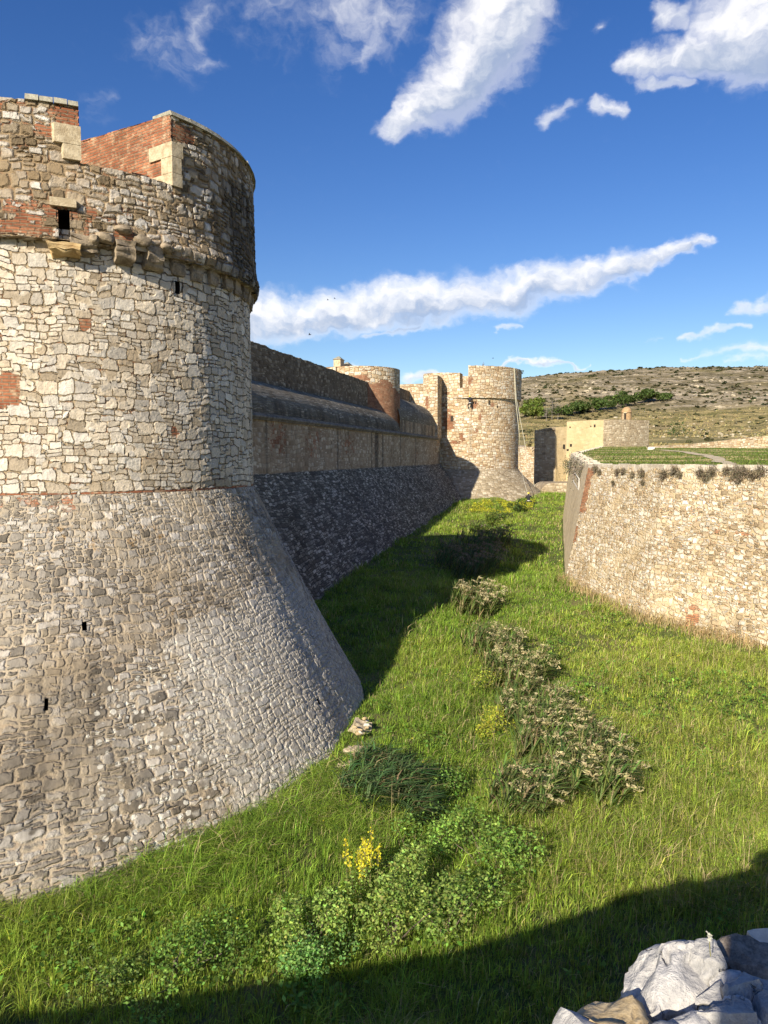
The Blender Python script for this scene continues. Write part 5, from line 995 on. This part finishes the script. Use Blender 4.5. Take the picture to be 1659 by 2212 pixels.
# plants on the far tower
q = on_far(1120, 19.6, FR); bush('ivy_tuft', (q[0] - .1, q[1] + .4, 19.3), .5, .5, 260, .14, (.12, .16, .04), 'green plant sprouting from the right rim of the far tower', 'plant', stems=2, seed=31)
q = on_far(1033, 19.6, FR); mb = MB()
o = thing('twig_plant', (q[0] + .6, q[1] + 1, 19.4), 'thin bare twig plant standing on the far tower parapet', 'plant'); b0 = np.array([q[0] + .6, q[1] + 1, 19.3])
for k in range(9): mb.tube([b0, b0 + np.array([random.uniform(-.15, .15), 0, .5]), b0 + np.array([random.uniform(-.35, .35), random.uniform(-.2, .2), random.uniform(.7, 1.1)])], [.02, .015, .008], seg=4, cap=False)
mb.build('twig', M['bark'], o)
# birds
for k, (px, py, Y, s_) in enumerate(((708, 648, 120, .5), (723, 645, 130, .5), (669, 723, 95, .6), (1065, 774, 150, .55))):
    p = at_y(px, py, Y); o = thing('bird', tuple(p), ['small dark bird at the left under the long cloud', 'small dark bird just right of another under the long cloud', 'bird gliding above the shaded wall, lowest on the left', 'tiny bird in the clear sky left of the far tower top'][k], 'bird', 'birds in the sky')
    mb = MB(); mb.tube([p + np.array([-.3 * s_, 0, 0]), p, p + np.array([.35 * s_, 0, .02])], [.02, .08 * s_ * 1.2, .02], seg=6); mb.build('body', M['bird'], o)
    for sg in (-1, 1):
        mb = MB(); mb.prism([p + np.array([-.1 * s_, 0, .0]), p + np.array([.14 * s_, 0, 0]), p + np.array([-.02 * s_, sg * .5 * s_, .25 * s_]), p + np.array([-.1 * s_, sg * .9 * s_, .2 * s_])], [p + np.array([-.1 * s_, 0, .03]), p + np.array([.14 * s_, 0, .03]), p + np.array([-.02 * s_, sg * .5 * s_, .27 * s_]), p + np.array([-.1 * s_, sg * .9 * s_, .22 * s_])]); mb.build('wing', M['bird'], o)

# ------------------------------------------------------------------ hill vegetation
def on_hill(px, py):
    lo, hi = 130.0, 900.0
    ys = np.arange(128, 900, 1.0); r = ray(px, py); P = np.array([0, 0, EYE]) + r[None] * (ys / r[1])[:, None]; hz = hill_z(P[:, 0], P[:, 1]); k = np.argmax(hz > P[:, 2]); 
    return np.array([P[k, 0], P[k, 1], hz[k]]) if (hz > P[:, 2]).any() else None
def crown_mesh(mb, p, r, h, n, size, col, rg, lobes=9, flat=.75):
    C_ = np.stack([rg.normal(0, .5, lobes) * r, rg.normal(0, .5, lobes) * r, h * (.5 + .42 * rg.random(lobes))], -1); Rr = r * (.32 + .3 * rg.random(lobes)); k = rg.integers(0, lobes, n); d = rg.normal(0, 1, (n, 3)); d /= np.linalg.norm(d, axis=1)[:, None]
    pos = p + C_[k] + d * (Rr[k] * (.6 + .45 * rg.random(n)))[:, None] * np.array([1, 1, flat]); leaves(mb, pos, size * (.6 + .8 * rg.random(n)), jitter(col, n, .25, .08) * (.75 + .5 * rg.random(lobes))[k][:, None], aspect=.6); return C_
def tree(name, p, r, h, col, label, group, seed, n=520, size=None):
    o = thing(name, tuple(p), label, 'tree', group); rg = np.random.default_rng(seed); mb = MB(); C_ = crown_mesh(mb, p, r, h, n, size or r * .28, col, rg); mb.build('crown', M['leaf'], o)
    mb = MB(); mb.tube([p - np.array([0, 0, .5]), p + np.array([rg.normal(0, .1), 0, h * .35]), p + np.array([rg.normal(0, .2), 0, h * .75])], [.05 * h * .6, .035 * h * .6, .012 * h], seg=6)
    for c in C_[:4]: mb.tube([p + np.array([0, 0, h * .35]), p + c * .9], [.02 * h * .6, .01], seg=5, cap=False)
    mb.build('trunk', M['bark'], o)
k_ = 0
for px, py, r_, h_ in ((1135, 903, 26, 30), (1158, 905, 24, 28), (1150, 885, 16, 24), (1176, 903, 16, 18), (1205, 905, 18, 24), (1222, 898, 20, 22), (1242, 896, 20, 24), (1262, 893, 20, 24), (1280, 892, 20, 26), (1300, 888, 20, 26), (1318, 885, 18, 26), (1335, 880, 17, 30), (1352, 879, 17, 26), (1370, 876, 16, 24), (1390, 872, 22, 28), (1408, 868, 20, 26), (1425, 868, 16, 18), (1440, 864, 14, 14), (1290, 880, 14, 22), (1250, 885, 14, 20), (1400, 860, 14, 20), (1320, 872, 14, 20), (1345, 870, 14, 26), (1168, 878, 14, 22), (1190, 898, 15, 16)):
    p = on_hill(px, py)
    if p is None: continue
    s_ = p[1] / F; lit = px < 1180  # lit only picks out the left-end pines, yellow green in themselves
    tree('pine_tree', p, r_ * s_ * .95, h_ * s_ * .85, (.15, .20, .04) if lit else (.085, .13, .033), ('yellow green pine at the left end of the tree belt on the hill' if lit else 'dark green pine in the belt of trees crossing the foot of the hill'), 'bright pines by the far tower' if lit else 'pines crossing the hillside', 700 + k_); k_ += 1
for k, (px, py, h_) in enumerate(((1192, 908, 40), (1205, 908, 34), (1180, 910, 28))):
    p = on_hill(px, py); s_ = p[1] / F; h = h_ * s_; o = thing('bare_tree', tuple(p), ['tallest leafless grey tree by the left pines', 'leafless grey tree right of the tallest bare one', 'short leafless grey tree left of the tallest bare one'][k], 'tree', 'leafless grey trees'); rg = np.random.default_rng(k + 5); mb = MB(); mb.tube([p - np.array([0, 0, .4]), p + np.array([.1, 0, h * .5]), p + np.array([.3, 0, h * .95])], [.16, .1, .03], seg=6); 
    for j in range(60):
        f = .25 + .7 * rg.random(); b0 = p + np.array([.2 * f, 0, h * f]); d = rg.normal(0, 1, 3); d[2] = abs(d[2]) * .8; d /= np.linalg.norm(d); mb.tube([b0, b0 + d * h * .18, b0 + d * h * .34 + rg.normal(0, .3, 3)], [.06, .045, .025], seg=4, cap=False)
    M['greybark'] = M.get('greybark') or simple('grey_bark', (.2, .18, .15), (.32, .29, .25), 4, .3); mb.build('bare_branches', M['greybark'], o)
p = on_hill(1463, 941); bush('lone_shrub', p, 2.0 * p[1] / 160, 2.4 * p[1] / 160, 500, .4, (.05, .085, .025), 'lone dark green shrub on the slope above the low terrace wall', 'bush', seed=41, stems=3)
mb = MB(); rg = np.random.default_rng(9); cnt = 0
for k in range(3400):
    az = .17 + .42 * rg.random(); y = 145 + 640 * rg.random() ** .75; x = az * y; z = float(hill_z(np.array(x), np.array(y)))
    dens = fbm(np.array([x * .012]), np.array([y * .012]), 81)[0]
    if rg.random() > (.25 + 1.6 * sstep(.48, .62, dens)): continue
    r = (.35 + .9 * rg.random() ** 2) * (.8 + y / 600); n = 12
    d = rg.normal(0, 1, (n, 3)); d[:, 2] = np.abs(d[:, 2]); d /= np.linalg.norm(d, axis=1)[:, None]; c0 = (.07, .075, .03) if rg.random() < .6 else ((.11, .10, .055) if rg.random() < .5 else (.05, .065, .025))
    leaves(mb, np.array([x, y, z]) + d * r * np.array([1, 1, .7]) * .7, np.full(n, r * 1.0), jitter(c0, n, .25, .08), aspect=.8); cnt += 1
for px in np.arange(1126, 1670, 9):           # scrub standing on the skyline
    if rg.random() < .35: continue
    az = (px - CX) / F; y = 740 + 20 * rg.random(); x = az * y; z = float(hill_z(np.array(x), np.array(y))); r = 1.0 + 2.2 * rg.random() ** 2; n = 26; d = rg.normal(0, 1, (n, 3)); d[:, 2] = np.abs(d[:, 2]); leaves(mb, np.array([x, y, z]) + d * np.array([r, r, r * .55]) * .8, np.full(n, r * .7), jitter((.055, .065, .03), n, .2, .06), aspect=.8)
tag(mb.build('scrub', M['leaf']), 'low dark scrub scattered over the dry rocky hill', 'scrub', kind='stuff')
mb = MB(); rg = np.random.default_rng(19); V = []; 
for k in range(950):
    az = .18 + .40 * rg.random(); y = 380 + 380 * rg.random(); x = az * y
    if fbm(np.array([x * .014 + 3]), np.array([y * .014]), 85)[0] < .52: continue
    z = float(hill_z(np.array(x), np.array(y))); w = .5 + 1.5 * rg.random() ** 2; mb.box((x, y, z + .0), (w * 2.2, w, w * .6), rg.random() * 3, taper=.45 + .3 * rg.random())
for k in range(160):
    az = .26 + .32 * rg.random(); y = 190 + 150 * rg.random(); x = az * y; z = float(hill_z(np.array(x), np.array(y))); w = .4 + .9 * rg.random() ** 2; mb.box((x, y, z + .05), (w * 1.6, w, w * .6), rg.random() * 3, taper=.5)
M['hrock'] = simple('hill_limestone', (.34, .29, .2), (.50, .44, .33), .6, .9, dist=.3)
tag(mb.build('outcrop_rocks', M['hrock']), 'pale limestone outcrops broken across the upper hill', 'rocks', kind='stuff')
n = 9000; rg = np.random.default_rng(29); az = .19 + .4 * rg.random(n); y = 128 + 240 * rg.random(n) ** 1.2; x = az * y; ok = fbm(x * .05, y * .05, 91) > .42; x, y = x[ok], y[ok]; n = len(x)
mb = MB(); blades(mb, np.stack([x, y, hill_z(x, y) - .05], -1), .35 + .4 * rg.random(n), .25 + .35 * rg.random(n), rg.normal(.3, .8, n), .3 + .4 * rg.random(n), jitter((.36, .30, .14), n, .22, .06)); tag(mb.build('dry_grass', M['blade']), 'tawny dry grass tufts over the lower slope', 'grass', kind='stuff')

# ------------------------------------------------------------------ light and sky
SUN_AZ, SUN_EL = R(28.5), R(25.0)      # shadows run 28.5 degrees right of straight ahead
tos = Vector((-math.sin(SUN_AZ) * math.cos(SUN_EL), -math.cos(SUN_AZ) * math.cos(SUN_EL), math.sin(SUN_EL)))
sl = bpy.data.lights.new('sun', 'SUN'); sl.energy = 5.0; sl.angle = R(.5); sl.color = (1.0, .885, .71); so = bpy.data.objects.new('sun', sl); COL.objects.link(so); so.rotation_euler = tos.to_track_quat('Z', 'Y').to_euler()
W = bpy.data.worlds.new('World'); S.world = W; W.use_nodes = True; t = NT(W.node_tree)
sky = t.n('ShaderNodeTexSky', sky_type='NISHITA', sun_disc=False, sun_elevation=SUN_EL, sun_rotation=math.pi + SUN_AZ, altitude=50, air_density=1.0, dust_density=.4, ozone_density=2.2)
hs = t.n('ShaderNodeHueSaturation', {'Hue': .517, 'Saturation': 1.33, 'Value': 1.28, 'Fac': 1.0, 'Color': sky.outputs[0]})
dirv = t.n('ShaderNodeTexCoord').outputs['Generated']; sp = t.n('ShaderNodeSeparateXYZ', {0: dirv})
el = t.m('MULTIPLY', t.m('ARCSINE', sp.outputs[2]), 180 / math.pi); azd = t.m('MULTIPLY', t.m('ARCTAN2', sp.outputs[0], sp.outputs[1]), 180 / math.pi)
P2 = t.n('ShaderNodeCombineXYZ', {0: azd, 1: el}).outputs[0]
def azel(px, py):
    r = ray(px, py); return math.degrees(math.atan2(r[0], r[1])), math.degrees(math.atan2(r[2], math.hypot(r[0], r[1])))
PXD = 1 / 28.1
# cloud banks on the sky: (x0,y0,half width,x1,y1,half width,density)
CL = [(1110, -40, 105, 1075, 60, 105, 1.0), (1075, 60, 105, 985, 175, 80, 1.0), (985, 175, 78, 850, 280, 34, .95), (1010, 20, 60, 960, 90, 40, .55),
      (740, 10, 150, 850, 35, 95, .44), (800, 60, 75, 775, 118, 45, .46), (560, 10, 120, 700, 20, 120, .33), (440, 20, 45, 430, 75, 35, .40), (380, 95, 80, 290, 90, 50, .35), (350, 140, 40, 470, 120, 30, .33), (210, 235, 45, 240, 215, 25, .3),
      (1700, 20, 130, 1560, 60, 70, 1.0), (1640, 90, 80, 1500, 120, 45, 1.0), (1500, 125, 40, 1360, 140, 28, .9), (1390, 180, 18, 1490, 185, 16, .62), (1430, 45, 30, 1480, 40, 26, .7), (1290, 58, 20, 1300, 55, 18, .42), (1650, 120, 30, 1700, 110, 40, .6),
      (1170, 265, 20, 1230, 240, 18, .6), (1280, 242, 22, 1345, 238, 18, .72),
      (470, 690, 70, 720, 678, 52, 1.0), (720, 672, 56, 900, 652, 58, 1.0), (900, 648, 56, 1130, 625, 54, 1.0), (1130, 620, 50, 1340, 585, 40, 1.0), (1340, 580, 34, 1480, 538, 20, .95), (1480, 534, 18, 1550, 515, 13, .66), (790, 722, 14, 900, 700, 14, .6),
      (1065, 715, 10, 1120, 700, 9, .6), (1080, 790, 7, 1180, 785, 10, .72), (1180, 782, 11, 1262, 773, 6, .72), (870, 812, 14, 940, 804, 14, .72), (990, 803, 8, 1050, 800, 6, .4), (700, 800, 10, 760, 800, 12, .5),
      (1480, 722, 12, 1600, 708, 12, .55), (1585, 665, 16, 1700, 655, 24, .6), (1470, 772, 8, 1700, 745, 26, .5), (1560, 785, 10, 1700, 770, 18, .45), (1400, 730, 10, 1430, 725, 8, .3)]
w1 = t.vm('SCALE', t.vm('SUBTRACT', t.noise(P2, .30, 3, .5).outputs['Color'], (.5, .5, .5)), sc=2.6)
w2 = t.vm('SCALE', t.vm('SUBTRACT', t.noise(t.vm('MULTIPLY', P2, (.8, 1.15, 1)), 1.1, 4, .55).outputs['Color'], (.5, .5, .5)), sc=1.15)
Pw = t.vm('MULTIPLY', t.vm('ADD', t.vm('ADD', P2, w1), w2), (1, 1, 0)); acc = None; lit = None
for x0, y0, r0, x1, y1, r1, dn in CL:
    a = np.array(azel(x0, y0)); b = np.array(azel(x1, y1)); ab = b - a; l2 = float(ab @ ab) + 1e-6
    Pi = Pw if acc is None else t.vm('ADD', Pw, t.m('MULTIPLY', acc, 1e-9))      # keeps the evaluation sequential
    q = t.vm('SUBTRACT', Pi, (a[0], a[1], 0)); h = t.m('MULTIPLY', t.vm('DOT_PRODUCT', q, (ab[0], ab[1], 0)), 1 / l2, clamp=True)
    off = t.vm('SUBTRACT', q, t.vm('SCALE', (ab[0], ab[1], 0), sc=h)); rad = t.m('ADD', r0 * PXD, t.m('MULTIPLY', h, (r1 - r0) * PXD))
    v = t.m('MULTIPLY', t.m('SUBTRACT', 1.3, t.m('DIVIDE', t.vm('LENGTH', off), rad)), dn, clamp=True); sd_ = t.m('MULTIPLY', t.m('DIVIDE', t.vm('DOT_PRODUCT', off, (-.35, .94, 0)), rad), v)
    if acc is None: acc, lit = v, sd_
    else:
        lit = t.m('ADD', lit, sd_); acc = t.n('ShaderNodeMath', {0: acc, 1: v, 2: .15}, operation='SMOOTH_MAX').outputs[0]
nz = t.noise(t.vm('MULTIPLY', Pw, (.85, 1.2, 1)), .75, 6, .58).outputs[0]
nz2 = t.noise(t.vm('ADD', t.vm('MULTIPLY', Pw, (.85, 1.2, 1)), (.35, -.75, 0)), .75, 4, .6).outputs[0]
dens = t.m('SUBTRACT', t.m('MULTIPLY', acc, 1.24), t.m('MULTIPLY', t.m('SUBTRACT', 1.0, nz), 1.15))
alpha = t.m('MULTIPLY', t.ss(dens, -.38, .80), t.ss(acc, .0, .6)); alpha = t.m('MULTIPLY', alpha, .90)
shade = t.ss(t.m('ADD', t.m('MULTIPLY', t.m('SUBTRACT', nz, nz2), -.9), t.m('MULTIPLY', lit, -.62)), -.42, .55)
shade = t.m('MULTIPLY', shade, t.ss(dens, .0, .5))
ccol = t.mix(shade, (11.2, 11.0, 10.9), (4.6, 5.4, 7.0))
final = t.mix(alpha, hs.outputs[0], ccol)
bg = t.n('ShaderNodeBackground', {0: final, 1: .065}); t.n('ShaderNodeOutputWorld', {0: bg.outputs[0]})
S.view_settings.view_transform = 'Standard'; S.view_settings.look = 'None'; S.view_settings.exposure = 0.68; S.view_settings.gamma = 1
S.view_settings.use_curve_mapping = False
S.cycles.max_bounces = 5; S.cycles.diffuse_bounces = 3; S.cycles.transparent_max_bounces = 4
# ------------------------------------------------------------------ openings and trim belong to the part they sit in
def under(thing_, pairs):
    kids = {c.name.split('.')[0]: c for c in reversed([o for o in S.objects if o.parent == thing_])}
    for ch in [o for o in S.objects if o.parent == thing_]:
        tgt = pairs.get(ch.name.split('.')[0])
        if tgt and tgt in kids and kids[tgt] is not ch: ch.parent = kids[tgt]; ch.matrix_parent_inverse = Matrix.Identity(4)
mls = [o for o in S.objects if o.parent == tw and o.name.split('.')[0] == 'merlon']
for ch in [o for o in S.objects if o.parent == tw and o.name.split('.')[0] in ('embrasure_cheek', 'coping', 'quoin_stone')]:
    x = sum((ch.matrix_basis @ Vector(b)).x for b in ch.bound_box) / 8; ch.parent = mR if x > -8.2 else mL; ch.matrix_parent_inverse = Matrix.Identity(4)
under(tw, {'putlog_hole': 'tower_body', 'weep_hole': 'talus', 'loophole': 'machicolated_drum', 'lintel': 'machicolated_drum', 'sill_stone': 'machicolated_drum', 'rim_stone': 'machicolated_drum'})
under(ft, {'loophole': 'tower_body', 'putlog_hole': 'tower_body'}); under(rv, {'loophole': 'rendered_face'}); under(gt, {'lintel': 'doorway', 'door_jamb': 'doorway'}); under(sb, {'cap': 'shaft'})
